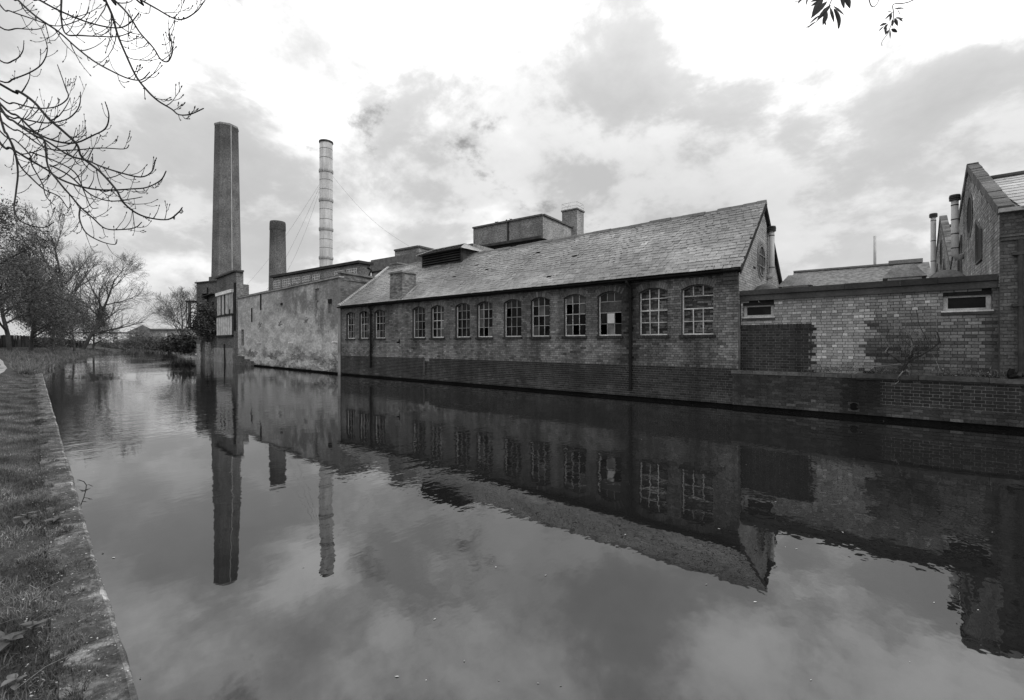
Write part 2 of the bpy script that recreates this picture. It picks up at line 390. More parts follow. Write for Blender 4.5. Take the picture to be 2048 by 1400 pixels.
def voussoirs(mb, frame, o, tone, r_):
    uc, cy, Rr, w = arch_info(o); al = math.asin(min(1, w/2/Rr)); n = max(3, int(round(2*al*(Rr+RING/2)/0.078)))
    for i in range(n):
        t0 = -al + 2*al*(i+0.07)/n; t1 = -al + 2*al*(i+0.93)/n; tn = tone(uc, o['vs'], r_)*0.86; nn = 0.010+r_.uniform(-.003,.003); b0 = len(mb.v)
        q = []
        for (rr, tt) in ((Rr+0.004,t0),(Rr+0.004,t1),(Rr+RING,t1),(Rr+RING,t0)): q.append((uc+rr*math.sin(tt), cy+rr*math.cos(tt)))
        for (uu, vv) in q: mb.v.append(tuple(frame(uu, vv, -.004)))
        for (uu, vv) in q: mb.v.append(tuple(frame(uu, vv, nn)))
        for f in [(4,5,6,7)] + [(i, (i+1) % 4, 4+(i+1) % 4, 4+i) for i in range(4)]: mb.f.append(tuple(b0+i for i in f)); mb.t.append(tn)
def wall_sheet(mb, frame, u0, u1, v0, v1, openings, depth=0.22, tone=1.0, rtone=1.0):
    """the wall body behind the bricks, with real openings and reveals"""
    ops = sorted(openings, key=lambda o: o['u0']); u = u0
    def q(a, b, c, d, t=tone): mb.face([frame(a, c, 0), frame(b, c, 0), frame(b, d, 0), frame(a, d, 0)], t)
    for o in ops:
        q(u, o['u0'], v0, v1); u = o['u1']; q(o['u0'], o['u1'], v0, o['v0'])
        top = outline_top(o)
        for (p, s) in zip(top[:-1], top[1:]): mb.face([frame(p[0], p[1], 0), frame(s[0], s[1], 0), frame(s[0], v1, 0), frame(p[0], v1, 0)], tone)
        loop = [(o['u0'], o['v0'])] + top + [(o['u1'], o['v0'])]
        for p, s in zip(loop, loop[1:]+loop[:1]):
            mb.face([frame(p[0], p[1], 0.008), frame(s[0], s[1], 0.008), frame(s[0], s[1], -depth), frame(p[0], p[1], -depth)], rtone)
    q(u, u1, v0, v1)
def outline_top(o, n=8, inset=0.0):
    a, b = o['u0']+inset, o['u1']-inset
    if o.get('rise', 0) <= 0: return [(a, o['v1']-inset), (b, o['v1']-inset)]
    uc, cy, Rr, w = arch_info(o); Rr -= inset; out = []
    for i in range(n+1):
        u = a+(b-a)*i/n; out.append((u, cy+math.sqrt(max(0, Rr*Rr-(u-uc)**2))))
    return out
def top_at(o, u, inset=0.0):
    uc, cy, Rr, w = arch_info(o); return cy+math.sqrt(max(0, (Rr-inset)**2-(u-uc)**2))
frameY = lambda Y: (lambda u, v, n: Vector((u, Y-n, v)))      # wall facing -Y
frameX = lambda X, s=1: (lambda u, v, n: Vector((X+s*n, u, v)))  # wall facing +X (s=1) or -X
# ------------------------------------------------------------------ water and ground
Y0 = 15.34
XL, XR = onY(683, Y0), onY(1477, Y0)
w = MB(); w.face([(-230,-6,0), (60,-6,0), (60,60,0), (-230,60,0)])
o = w.build('canal_water', M['water']); tag(o, 'still dark canal water reflecting the factory and clouds', 'water', kind='structure')
w = MB(); w.face([(-230,-6,-1.4), (60,-6,-1.4), (60,60,-1.4), (-230,60,-1.4)])
o = w.build('canal_bed', M['wet']); tag(o, 'muddy bed under the canal water', 'ground', kind='structure')
EDGE = [(60, -3.8), (-2.67, 0.52), (-34.7, 2.72)]
NAT = [(-37, 3.0), (-44, 3.4), (-54, 5.2), (-62.3, 6.1), (-69.7, 8.0), (-83, 10.0), (-105, 15), (-126, 20.2), (-160, 28), (-230, 36)]
def edge_y(x):
    pts = EDGE+NAT
    for (a, b) in zip(pts, pts[1:]):
        if b[0] <= x <= a[0]: return a[1]+(b[1]-a[1])*(x-a[0])/(b[0]-a[0])
    return pts[-1][1]
BANK = 0.35
def ground_h(x, y):
    d = edge_y(max(x, -230)) - y
    k = min(1, max(0, (-x-28)/25.0)); rise = min(1.15, max(0, d-0.6)*0.16)*k
    return BANK + rise + 0.03*math.sin(x*1.3+y*2.1)*min(1, max(0, d-0.5)*3) + 0.10*k*math.sin(x*0.33+y*0.5)
xs = [60,40,25,15,10,7,5]+[4-0.5*i for i in range(0,24)]+[-8-1.0*i for i in range(0,28)]+[-36-2.0*i for i in range(0,28)]+[-92-6*i for i in range(0,24)]+[-300,-700,-2500]
ds = [-0.02, 0.0, 0.12, 0.30, 0.5, 0.7, 0.95, 1.25, 1.6, 2.1, 2.8, 4, 6, 9, 13, 18, 26, 40, 90, 300, 1500]
V, F = [], []
for i, x in enumerate(xs):
    nat = x < -35; ey = edge_y(max(x, -230))
    for j, dd in enumerate(ds):
        y = ey-dd
        if nat and x > -230:
            if j == 0: y, z = ey+0.5, -0.3
            elif j == 1: z = -0.02
            else: z = ground_h(x, y)*min(1, dd/0.5)
        else:
            z = ground_h(x, y)-0.03; 
            if j == 0: z = -0.5; y = ey-0.06
            elif j == 1: y = ey-0.055; z = BANK-0.06
        V.append((x, y, z))
for i in range(len(xs)-1):
    for j in range(len(ds)-1):
        a = i*len(ds)+j; F.append((a, a+1, a+1+len(ds), a+len(ds)))
o = np_mesh('bank_ground', V, F, M['ground'], smooth=True); tag(o, 'grassy towpath bank along the left of the canal', 'ground', kind='structure')
# far bank and the land behind the factory
w = MB()
far = [(60, Y0+0.5), (XL, Y0+0.5)]
w.face([(60,15.9,1.0), (600,15.9,1.0), (2500,2500,1.0), (-2500,2500,1.0), (-700,300,1.0), (-260,75,1.0), (-157,40,1.0), (-100,30,1.0), (-76,23,1.0), (-46,19,1.0), (XL,15.9,1.0)])
edge2 = [(XL,15.9), (-46,19), (-76,23), (-100,30), (-157,40), (-200,46), (-231,50)]
for (a, b) in zip(edge2, edge2[1:]): w.face([(a[0],a[1],1.0), (b[0],b[1],1.0), (b[0],b[1]-0.6,-0.4), (a[0],a[1]-0.6,-0.4)])
w.face([(-215,20,-0.3), (-219,20,1.0), (-219,60,1.0), (-215,60,-0.3)]); w.face([(-219,20,1.0), (-900,20,1.2), (-900,160,1.2), (-219,60,1.0)])
o = w.build('far_ground', M['ground']); tag(o, 'level ground behind the factory and beyond the canal bend', 'ground', kind='structure')
# worn path
w = MB(); pl = [(6,-2.6,0.75), (-10,-1.4,0.75), (-24,-0.4,0.75), (-36,0.55,0.8), (-42,1.0,0.8), (-50,1.1,0.8), (-60,0.8,0.8), (-75,0.6,0.8)]
fine = []
for a, b in zip(pl, pl[1:]):
    for k in range(8): t = k/8; fine.append(tuple(a[i]+(b[i]-a[i])*t for i in range(3)))
for a, b in zip(fine, fine[1:]):
    for (s0, s1) in ((-1,-.33),(-.33,.33),(.33,1)):
        w.face([(a[0],a[1]+s*a[2],ground_h(a[0],a[1]+s*a[2])+0.02) for s in (s0,)] + [(a[0],a[1]+s1*a[2],ground_h(a[0],a[1]+s1*a[2])+0.02), (b[0],b[1]+s1*b[2],ground_h(b[0],b[1]+s1*b[2])+0.02), (b[0],b[1]+s0*b[2],ground_h(b[0],b[1]+s0*b[2])+0.02)])
o = w.build('path', M['path'], smooth=True); tag(o, 'pale worn gravel towpath curving behind the grass', 'path', kind='structure')
# edging stones along the water, each a piece of its own
edg = empty('bank_edging', (-2.67, 0.3, 0), 'mossy concrete edging stones along the near canal bank', 'edging'); edg['kind'] = 'structure'
ux = Vector((-32.03, 2.2, 0)).normalized(); uy = Vector((-ux.y, ux.x, 0)); uy = uy if uy.y < 0 else -uy
s = -2.6; k = 0; rr = random.Random(3)
while s < 33.0:
    L = rr.uniform(0.45, 0.95) if s < 10 else rr.uniform(0.7, 1.2); wd = 0.26+rr.uniform(-.01,.015); jit = rr.uniform(-.007,.007); g = rr.uniform(0.004, 0.014)
    p0 = Vector((-2.67, 0.52, 0))
    mb = MB(); a, b = s+g/2, s+L-g/2; zt = BANK+0.008+rr.uniform(-.006,.006)
    nseg = 4; prof = [(0.0+jit, -0.45), (0.0+jit, zt-0.028), (0.008+jit, zt-0.010), (0.028+jit, zt), (wd*0.5, zt+0.004), (wd, zt-0.006), (wd+0.01, zt-0.16)]
    b0 = len(mb.v)
    for q in range(nseg+1):
        t = a+(b-a)*q/nseg
        for (n_, z_) in prof:
            pt = p0 + ux*t + uy*(n_ + rr.uniform(-.006,.006)); e = 0.010 if q in (0, nseg) else 0
            mb.v.append((pt.x, pt.y, z_-e+rr.uniform(-.004,.004)))
    m = len(prof)
    for q in range(nseg):
        for i in range(m-1): mb.f.append((b0+q*m+i, b0+q*m+i+1, b0+(q+1)*m+i+1, b0+(q+1)*m+i)); mb.t.append(1.9 if i in (0, 1, 2) else 1.0)  # water-side face and arris toned paler, as if catching the light
    mb.f.append(tuple(b0+i for i in range(m))); mb.t.append(1); mb.f.append(tuple(b0+nseg*m+i for i in range(m-1,-1,-1))); mb.t.append(1)
    o = mb.build('edging_stone', M['edging'], edg); c = rr.uniform(0.85, 1.18); o.color = (c, c, c, 1)
    s += L; k += 1
# ------------------------------------------------------------------ the brick factory
EAVE, RIDGE, WID, PL = 4.36, 7.12, 7.1, 1.21
YR = Y0+WID/2
fac = empty('brick_factory', (XR, Y0, 0), 'long low brick factory with slate roof and thirteen arched windows beside the canal', 'factory')
WPX = [(693,710),(719,737),(749,770),(825,850),(862,888),(911,940),(954,985),(1008,1043),(1062,1099),(1128,1171),(1196,1243),(1278,1335),(1363,1427)]
WIN = [dict(u0=onY(a,Y0), u1=onY(b,Y0), v0=2.27, vs=3.78, rise=0.14) for a, b in WPX]
FY = frameY(Y0)
PIPES = [onY(744, Y0), onY(1263, Y0)]
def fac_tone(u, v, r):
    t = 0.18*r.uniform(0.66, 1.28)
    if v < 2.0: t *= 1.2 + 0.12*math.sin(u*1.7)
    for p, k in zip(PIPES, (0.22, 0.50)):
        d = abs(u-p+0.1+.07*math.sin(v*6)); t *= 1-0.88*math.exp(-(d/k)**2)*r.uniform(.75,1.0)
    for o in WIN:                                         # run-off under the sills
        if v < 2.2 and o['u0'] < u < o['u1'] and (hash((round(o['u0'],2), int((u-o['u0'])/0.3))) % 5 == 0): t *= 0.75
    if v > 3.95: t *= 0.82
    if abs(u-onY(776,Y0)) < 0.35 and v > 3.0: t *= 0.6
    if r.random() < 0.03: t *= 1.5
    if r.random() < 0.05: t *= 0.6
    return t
mb = MB(); wall_sheet(mb, FY, XL, XR, PL, EAVE, WIN, tone=0.055, rtone=0.08)
# gable end (facing right) and back/left walls behind it
mb.face([(XR,Y0,0.6), (XR,Y0+WID,0.6), (XR,Y0+WID,EAVE), (XR,YR,RIDGE-0.06), (XR,Y0,EAVE)], 0.20)
mb.face([(XL,Y0+WID,0.6), (XR,Y0+WID,0.6), (XR,Y0+WID,EAVE), (XL,Y0+WID,EAVE)], 0.1)
mb.face([(XL,Y0,0.6), (XL,Y0+WID,0.6), (XL,Y0+WID,EAVE), (XL,YR,RIDGE-0.06), (XL,Y0,EAVE)], 0.1)
mb.build('wall', M['mortar'], fac)
bricks(fac, FY, XL, XR, PL, EAVE, WIN, fac_tone, M['brick'], 'garden', n_parts=300, near=Vector((onY(1395,Y0), Y0, 2.3)))
mb = MB(); r1 = random.Random(2)
for o in WIN: voussoirs(mb, FY, o, fac_tone, r1)
mb.build('window_arch_bricks', M['brick'], fac, kind='stuff')
# dark engineering-brick plinth standing a little proud
FP = frameY(Y0-0.035)
def pl_tone(u, v, r):
    t = 0.027*r.uniform(0.6, 1.5)
    if v < 0.40: t *= 1.5*r.uniform(0.8, 1.25)
    if v > 1.1: t *= 0.75
    for p in PIPES: t *= 1-0.6*math.exp(-((u-p)/0.3)**2)
    if r.random() < 0.04: t *= 2.0
    return t
mb = MB(); mb.face([FP(XL,0.10,0), FP(XR,0.10,0), FP(XR,PL,0), FP(XL,PL,0)], 0.27); mb.face([FP(XL,PL,0), FP(XR,PL,0), FY(XR,PL,0.0), FY(XL,PL,0.0)], 0.05)
mb.build('plinth', M['mortar'], fac)
bricks(fac, FP, XL, XR, 0.10, PL, [], pl_tone, M['brick_blue'], 'garden', name='plinth_bricks', phase=1)
mb = MB(); mb.box((XL,Y0+0.0,-0.6), (XR,Y0+0.3,0.10)); mb.build('footing', M['wet'], fac)
# gable bricks, above the flat roof next door
FG = frameX(XR)
def in_gable(u, v): return v < EAVE-0.05 + (RIDGE-EAVE)*(1-abs(u-YR)/(WID/2)) - 0.10
CYg, CZg, CRg = onY(1522,1)*0, 0, 0
_q = ray(1522); _t = XR/_q.x if _q.x else 0
gx = ray(1522); tg = XR/gx.x; RWY, RWZ, RWR = tg*gx.y, CAM_H+(HY-522)/FPX*tg, 0.62
def gb_tone(u, v, r): return None if (u-RWY)**2+(v-RWZ)**2 < (RWR+0.02)**2 else 0.34*r.uniform(0.78, 1.2)
bricks(fac, FG, Y0, Y0+WID, 3.2, RIDGE, [], gb_tone, M['brick_pale'], 'stretcher', inside=in_gable, name='gable_bricks')
# round gable window
rw = MB(); n = 28
for i in range(n):
    a0, a1 = 2*math.pi*i/n, 2*math.pi*(i+0.9)/n
    q = [(RWY+rr_*math.cos(a), RWZ+rr_*math.sin(a)) for rr_, a in ((RWR-0.02,a0),(RWR-0.02,a1),(RWR+0.10,a1),(RWR+0.10,a0))]
    rw.face([(XR+0.025,y,z) for y, z in q], 0.22); rw.face([(XR+0.025,)+q[0], (XR+0.025,)+q[1], (XR-0.14,)+q[1], (XR-0.14,)+q[0]], 0.16)
rwo = rw.build('round_window', M['brick'], fac)
mb = MB(); mb.face([(XR+0.006, RWY+(RWR-.02)*math.cos(2*math.pi*i/n), RWZ+(RWR-.02)*math.sin(2*math.pi*i/n)) for i in range(n)], 0.03); mb.build('pane', M['glass'], rwo)
mb = MB()
for i in range(n):
    a0, a1 = 2*math.pi*i/n, 2*math.pi*(i+1)/n
    mb.bar((XR+0.02, RWY+(RWR-.08)*math.cos(a0), RWZ+(RWR-.08)*math.sin(a0)), (XR+0.02, RWY+(RWR-.08)*math.cos(a1), RWZ+(RWR-.08)*math.sin(a1)), 0.05, 0.04)
for dy in (-.2,.2): mb.bar((XR+.02,RWY+dy,RWZ-RWR*.92), (XR+.02,RWY+dy,RWZ+RWR*.92), .03,.03); mb.bar((XR+.022,RWY-RWR*.92,RWZ+dy), (XR+.022,RWY+RWR*.92,RWZ+dy), .03,.03)
mb.t = [.35]*len(mb.t); mb.build('frame', M['paint'], rwo)
# ---- windows
def make_window(parent, o, i, Y, rec=0.13):
    wd = empty('window', ((o['u0']+o['u1'])/2, Y, o['v0']), parent=parent); yb = Y+rec
    u0, u1, v0 = o['u0'], o['u1'], o['v0']; f = 0.036
    mb = MB(); yc = yb
    def barY(a, b, c, d, t=1.0, dep=0.05): mb.box((a, yc-dep/2, c), (b, yc+dep/2, d), t)
    barY(u0+0.003, u0+f, v0+0.003, top_at(o, u0+f)-0.004); barY(u1-f, u1-0.003, v0+0.003, top_at(o, u1-f)-0.004); barY(u0+f, u1-f, v0+0.003, v0+f+0.01)
    tp = outline_top(o, 10); ti = outline_top(o, 10, f)
    for a, b, c, d in zip(tp[:-1], tp[1:], ti[1:], ti[:-1]):
        mb.face([(a[0],yc-.027,a[1]-.003), (b[0],yc-.027,b[1]-.003), (c[0],yc-.027,c[1]), (d[0],yc-.027,d[1])], .22); mb.face([(d[0],yc-.027,d[1]), (c[0],yc-.027,c[1]), (c[0],yc+.02,c[1]), (d[0],yc+.02,d[1])], .22)  # arch head toned dark, shade of the brick soffit painted in
    fr = mb.build('frame', M['paint'], wd); bw = i >= 11
    cols = [u0+f+(u1-u0-2*f)*k/3 for k in range(4)]; vt = o['vs']+0.0; rows = [v0+f+(vt-v0-f)*k/3.55 for k in range(4)]+[None]
    r = random.Random(i+11); wt0 = r.uniform(.42,.85) if not bw else 1.0; tk = 0.026 if bw else 0.019
    for k in (1, 2):                                       # upright glazing bars
        segs = [(v0+f, top_at(o, cols[k], f)+0.01)]
        if i == 12: segs = [(v0+f, rows[2]), (rows[3], top_at(o, cols[k], f)+0.01)]
        if i == 10: segs = [(v0+f, rows[2]), (rows[3], top_at(o, cols[k], f)+0.01)]
        for (a, b) in segs:
            mb = MB(); tilt = r.uniform(-.008,.008)
            mb.bar((cols[k]+tilt, yc-0.004, a), (cols[k]-tilt, yc-0.004, b), tk, 0.036, up=Vector((0,1,0)), tone=wt0*r.uniform(.75,1.1)); mb.build('glazing_bar', M['paint'], wd)
    for k in (1, 2, 3):
        mb = MB(); mb.bar((u0+f, yc, rows[k]), (u1-f, yc, rows[k]+r.uniform(-.004,.004)), 0.032, tk*(1.5 if k == 2 else 1), up=Vector((0,0,1)), tone=wt0*r.uniform(.75,1.1)); mb.build('glazing_bar', M['paint'], wd)
    if bw:                                                 # blocked with rough bricks behind the bars
        mb = MB(); wb = frameY(Y+0.215)
        mb.face([wb(u0-.01,v0-.02,0), wb(u1+.01,v0-.02,0), wb(u1+.01,4.0,0), wb(u0-.01,4.0,0)], 0.05); mb.build('infill_mortar', M['mortar'], wd)
        bricks(wd, wb, u0, u1, v0, 3.92, [], lambda u, v, r: 0.12*r.uniform(0.35, 1.9), M['brick'], 'mixed', jitter=0.016, name='infill_bricks')
    else:
        for ci in range(3):
            for ri in range(4):
                a, b = cols[ci]+0.008, cols[ci+1]-0.008; c = rows[ri]+0.006
                if i == 10 and ri == 2: continue
                y = yc+0.012; tn = 0.008*r.uniform(0.4, 2.0)
                if r.random() < 0.22: tn = r.uniform(0.03, 0.11)
                if ri == 3: tn = 0.03*r.uniform(0.4, 1.6)
                if r.random() < 0.06: continue              # a pane has fallen out
                tx, tz = r.uniform(-.006,.006), r.uniform(-.006,.006)
                mb = MB()
                if ri < 3: pts = [(a,c),(b,c),(b,rows[ri+1]-.006),(a,rows[ri+1]-.006)]
                else: pts = [(a,c),(b,c)] + [(a+(b-a)*t, top_at(o, a+(b-a)*t, f)) for t in (1,.66,.33,0)]
                if r.random() < .05: tn = r.uniform(.09,.18)      # painted or boarded pane
                mb.face([(p[0], y+(tx if k % 2 else -tx)+(tz if k > 1 else -tz), p[1]) for k, p in enumerate(pts)], tn)
                mb.build('pane', M['glass'], wd)
        mb = MB(); mb.face([(u0-.1,Y+.9,v0-.3), (u1+.1,Y+.9,v0-.3), (u1+.1,Y+.9,4.1), (u0-.1,Y+.9,4.1)], 0.4); mb.build('dark_interior', M['timber_dark'], wd)
        if i == 10:
            mb = MB(); mb.box((u0+f,yc-.012,rows[2]+.01), (u1-f,yc+.01,rows[3]-.01), 2.2); mb.build('board', M['timber_dark'], wd)
            mb = MB(); mb.box((cols[1]+.01,yc-.02,rows[1]+.02), (cols[2]-.01,yc-.012,rows[2]-.03), 0.85); mb.build('paper_sheet', M['white'], wd)
        if i in (5, 7):
            mb = MB(); mb.box((u0+(0.45*(u1-u0) if i == 5 else .06),Y-.004,v0-.40), (u0+(u1-u0)*(0.85 if i == 5 else .75),Y+.02,v0-.10), 0.9); mb.build('vent_board', M['timber_dark'], wd)
    # sill of dark bricks on edge, splayed
    mb = MB(); ns = max(3, int((u1-u0+0.14)/0.075)); a0 = u0-0.07; st = (u1-u0+0.14)/ns
    for k in range(ns):
        mb.obox(((a0+st*(k+.5)), Y+0.03, v0-0.045+r.uniform(-.004,.004)), Vector((st/2-.004,0,0)), Vector((0,0.105,0.0)), Vector((0,0,0.045)), 0.035*r.uniform(.6,1.5))
    mb.build('sill', M['brick_blue'], wd)
    return wd
for i, o in enumerate(WIN): make_window(fac, o, i, Y0)
# ---- slate roof
roof = empty('roof', (XR, YR, EAVE), parent=fac)
OV = 0.20; sl = math.atan2(RIDGE-EAVE, WID/2); SLEN = (WID/2)/math.cos(sl)+OV; dS = Vector((0, math.cos(sl), math.sin(sl))); nS = Vector((0, -math.sin(sl), math.cos(sl)))
def sag(x): t = (x-XL)/(XR-XL); return -.055*math.sin(math.pi*t)-.016*math.sin(x*1.9)-.010*math.sin(x*4.3+1)
R0 = Vector((0, Y0-OV*math.cos(sl), EAVE+0.05-OV*math.sin(sl)))
XRo, XLo = XR+0.12, XL-0.03
mb = MB()
A, B = R0+Vector((XLo,0,0)), R0+Vector((XRo,0,0)); T = dS*SLEN
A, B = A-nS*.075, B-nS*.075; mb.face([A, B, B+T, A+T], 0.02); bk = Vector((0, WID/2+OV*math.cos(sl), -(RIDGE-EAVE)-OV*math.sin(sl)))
mb.face([A+T, B+T, B+T+bk, A+T+bk], 0.2); u_ = Vector((0,0,-0.06))
mb.face([A+u_, B+u_, B+T+u_, A+T+u_], 0.1); mb.face([A+T+u_, B+T+u_, B+T+bk+u_, A+T+bk+u_], 0.1)
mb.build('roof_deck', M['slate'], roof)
EXPO, SW = 0.208, 0.262; rows = int(SLEN/EXPO)+1; r = random.Random(5); cand = []; sm = MB()
def slate_tone(x, s):
    t = 0.27*r.uniform(0.84, 1.16)
    if s > SLEN*0.86: t *= 0.85
    t *= 0.9+0.2*math.sin(x*0.6+s*1.1)*math.sin(x*0.23)
    if r.random() < 0.03: t *= 0.7
    if r.random() < 0.05: t *= 1.25
    return t
V1 = onY(846, YR-0.62), onY(923, YR-0.62)               # ventilator footprint
for j in range(rows):
    s0 = j*EXPO; x = XLo - (SW/2 if j % 2 else 0)
    while x < XRo-0.02:
        w_ = SW*r.uniform(0.95, 1.03); a, b = max(x, XLo), min(x+w_, XRo); x += w_
        if b-a < 0.06: continue
        L = min(EXPO+0.10, SLEN-s0+0.02); full = b-a > SW*0.9 and L > EXPO+0.09
        slip = -r.uniform(0.03,0.09) if r.random() < 0.012 else r.uniform(-.006,.006); sk = r.uniform(-.02,.02) if r.random() < 0.9 else r.uniform(-.05,.05)
        if r.random() < 0.004: continue
        c = (a+b)/2; tn = slate_tone(c, s0)
        cand.append((c, s0+slip, b-a-0.016, L, tn, sk, full, r.uniform(0.0,0.010)))
def slate_axes(c, s, sk):
    up = dS.copy(); tilt = 0.048
    y = (dS*math.cos(tilt) - nS*math.sin(tilt)).normalized(); x = Vector((1,0,0)); x = (x+dS*sk).normalized(); y = (y - x*y.dot(x)).normalized(); return x, y, x.cross(y)
key = Vector((XR-1.5, Y0+0.8, EAVE+0.8)); cand.sort(key=lambda c: (Vector((c[0], 0, 0))+R0+dS*c[1]-key).length_squared)
sme = None; n_ob = 0
for (c, s0, w_, L, tn, sk, full, lift) in cand:
    x, y, z = slate_axes(c, s0, sk); cen = Vector((c,0,0))+R0+dS*(s0+L/2)+nS*(0.034+lift+sag(c)*min(1, s0/1.5))
    if full and n_ob < 300:
        if sme is None:
            q = MB(); q.obox((0,0,0), Vector((SW/2-.008,0,0)), Vector((0,(EXPO+.10)/2,0)), Vector((0,0,.014))); q.t[2] = .12; o = q.build('slate', M['slate'], roof); sme = o.data; sme.transform(Matrix.Translation(WL[roof.name]))  # lower edge face darkened in colour to draw the row's shadow line
        else: o = bpy.data.objects.new('slate', sme); COL.objects.link(o); o.parent = roof
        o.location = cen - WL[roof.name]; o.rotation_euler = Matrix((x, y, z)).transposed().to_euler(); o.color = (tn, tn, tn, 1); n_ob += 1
    else: sm.obox(cen, x*(w_/2), y*(L/2), z*0.014, tn); sm.t[-4] = tn*.12  # same painted shadow line on the lower edge
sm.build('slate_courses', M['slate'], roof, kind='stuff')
k = XLo; r = random.Random(8)
while k < XRo:                                           # ridge tiles
    L = min(0.46, XRo-k); 
    if L > 0.1:
        mb = MB(); pr = [(-.17,-.12), (-.07,.015), (0,.045), (.07,.015), (.17,-.12)]; zt = RIDGE+0.10+r.uniform(-.014,.014)+sag(k)
        q0 = [(k+.005, YR+y, zt+z) for y, z in pr]; q1 = [(k+L-.005, YR+y, zt+z) for y, z in pr]
        for i in range(4): mb.face([q0[i], q1[i], q1[i+1], q0[i+1]], 0.12)
        mb.face(q0, .1); mb.face(q1[::-1], .1); mb.build('ridge_tile', M['slate'], roof)
    k += 0.46
mb = MB(); r = random.Random(19)                         # moss cushions in the slate joints
for k in range(420):
    x = r.uniform(XLo+.2, XRo-.2); j = int(rows*r.random()**1.3); c = Vector((x,0,0))+R0+dS*(j*EXPO+.0)+nS*(.05+sag(x)*min(1, j*EXPO/1.5)); s_ = r.uniform(.018,.05)
    pr = [c+Vector((s_*math.cos(a),0,0))+dS*(s_*.6*math.sin(a)) for a in (0,1.05,2.1,3.14,4.2,5.24)]
    for p, q in zip(pr, pr[1:]+pr[:1]): mb.face([p, q, c+nS*s_*.6], r.uniform(.03,.07))
mb.build('moss', M['slate'], roof, kind='stuff')
mb = MB(); e = R0+Vector((0,-0.05,-0.02))                 # gutter, half round
for i in range(6):
    a0, a1 = math.pi+math.pi*i/6, math.pi+math.pi*(i+1)/6
    p0 = (0.07*math.cos(a0), 0.07*math.sin(a0)); p1 = (0.07*math.cos(a1), 0.07*math.sin(a1))
    mb.face([e+Vector((XLo-.05,p0[0],p0[1])), e+Vector((XRo,p0[0],p0[1])), e+Vector((XRo,p1[0],p1[1])), e+Vector((XLo-.05,p1[0],p1[1]))])
for i in range(26):
    x = XLo+0.4+i*0.93; mb.box((x, Y0-0.2, EAVE-0.12), (x+0.03, Y0, EAVE-0.06))
mb.build('gutter', M['dark_iron'], fac)
mb = MB(); mb.box((XL,Y0-0.028,EAVE-0.16), (XR+.02,Y0-.002,EAVE+0.02)); mb.build('fascia', M['timber_dark'], fac)
mb = MB()                                                # verge boards on the gable
for sg in (-1, 1):
    a = Vector((XRo-0.03, YR+sg*(WID/2+OV*.8), EAVE-OV*.62-.05)); b = Vector((XRo-0.03, YR, RIDGE+0.0)); mb.bar(a, b, 0.03, 0.16)
mb.build('bargeboard', M['timber_dark'], fac)
for p, big in zip(PIPES, (0, 1)):
    rad = 0.045 if not big else 0.055; dp = MB(); zb = 0.55 if not big else 0.35
    dp.tube([(p-0.10,Y0-0.22,EAVE-0.10), (p-0.08,Y0-0.22,EAVE-0.20), (p,Y0-0.10,EAVE-0.42), (p,Y0-0.09,EAVE-0.55), (p,Y0-0.10,zb)], rad, 10)
    for z in (3.6, 2.5, 1.45): dp.tube([(p,Y0-.10,z), (p,Y0-.10,z+.09)], rad*1.35, 10); dp.box((p-.1,Y0-.06,z+.02), (p+.1,Y0-.0,z+.06))
    dp.build('downpipe', M['dark_iron'], fac, smooth=False)
mb = MB(); cx0 = XR-0.42                                  # stepped corbel under the eaves at the corner
for k in range(4): mb.box((cx0-.0+0.0, Y0-0.05-0.035*k, EAVE-0.52+0.12*k), (XR+.012, Y0, EAVE-0.52+0.12*k+.118), 0.10*(1+.15*(k % 2)))
mb.build('corbel', M['brick'], fac)
# small wall fittings
mb = MB(); q = onY(799, Y0); mb.tube([(q,Y0,2.05),(q,Y0-.16,2.02)], .05, 8); mb.box((q-.06,Y0-.02,1.98),(q+.06,Y0,2.2)); mb.build('wall_lamp_bracket', M['dark_iron'], fac)
mb = MB(); q = onY(852, Y0); mb.tube([(q,Y0-.02,1.12),(q,Y0-.12,1.1),(q,Y0-.12,.35)], .03, 8, tone=.5); mb.box((q-.02,Y0-.05,1.06),(q+.3,Y0-.03,1.2)); mb.build('overflow_pipe', M['concrete'], fac)
# ---- ridge ventilator with louvres
ven = empty('roof_ventilator', ((V1[0]+V1[1])/2, YR, RIDGE), parent=fac); vy0, vy1 = YR-0.62, YR+0.62; vb, vt = RIDGE-0.65, RIDGE+0.30
mb = MB()
for xx in (V1[0], V1[1]):
    for yy in (vy0, vy1): mb.box((xx-.05,yy-.05,vb), (xx+.05,yy+.05,vt))
mb.box((V1[0]+.06,vy0+.12,vb), (V1[1]-.06,vy1-.12,vt), .4); mb.build('frame', M['timber_dark'], ven)
for k in range(6):
    z = vb+.12+(vt-vb-.1)*k/6
    for yy, sg in ((vy0,-1),(vy1,1)):
        mb = MB(); mb.obox(((V1[0]+V1[1])/2, yy+.02*sg, z), Vector(((V1[1]-V1[0])/2-.05,0,0)), Vector((0,.07*sg,-.05)), Vector((0,.006,.009)), 1.4); mb.build('louvre', M['timber_dark'], ven)
for xx, sg in ((V1[1],1),(V1[0],-1)):
    mb = MB(); mb.box((xx-.02,vy0+.05,vb), (xx+.02,vy1-.05,vt), 2.2); mb.build('end_panel', M['timber_dark'], ven)
mb = MB(); o_ = 0.30; e0, e1 = V1[0]-o_, V1[1]+o_; ya, yb_ = vy0-o_, vy1+o_; zt = vt+0.42; ha, hb = V1[0]+.3, V1[1]-.3
a, b, c, d = (e0,ya,vt-.02), (e1,ya,vt-.02), (e1,yb_,vt-.02), (e0,yb_,vt-.02); rA, rB = (ha,YR,zt), (hb,YR,zt)
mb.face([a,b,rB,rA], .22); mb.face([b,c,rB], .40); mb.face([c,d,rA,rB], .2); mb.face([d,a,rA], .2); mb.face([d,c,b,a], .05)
mb.build('hipped_roof', M['slate'], ven)
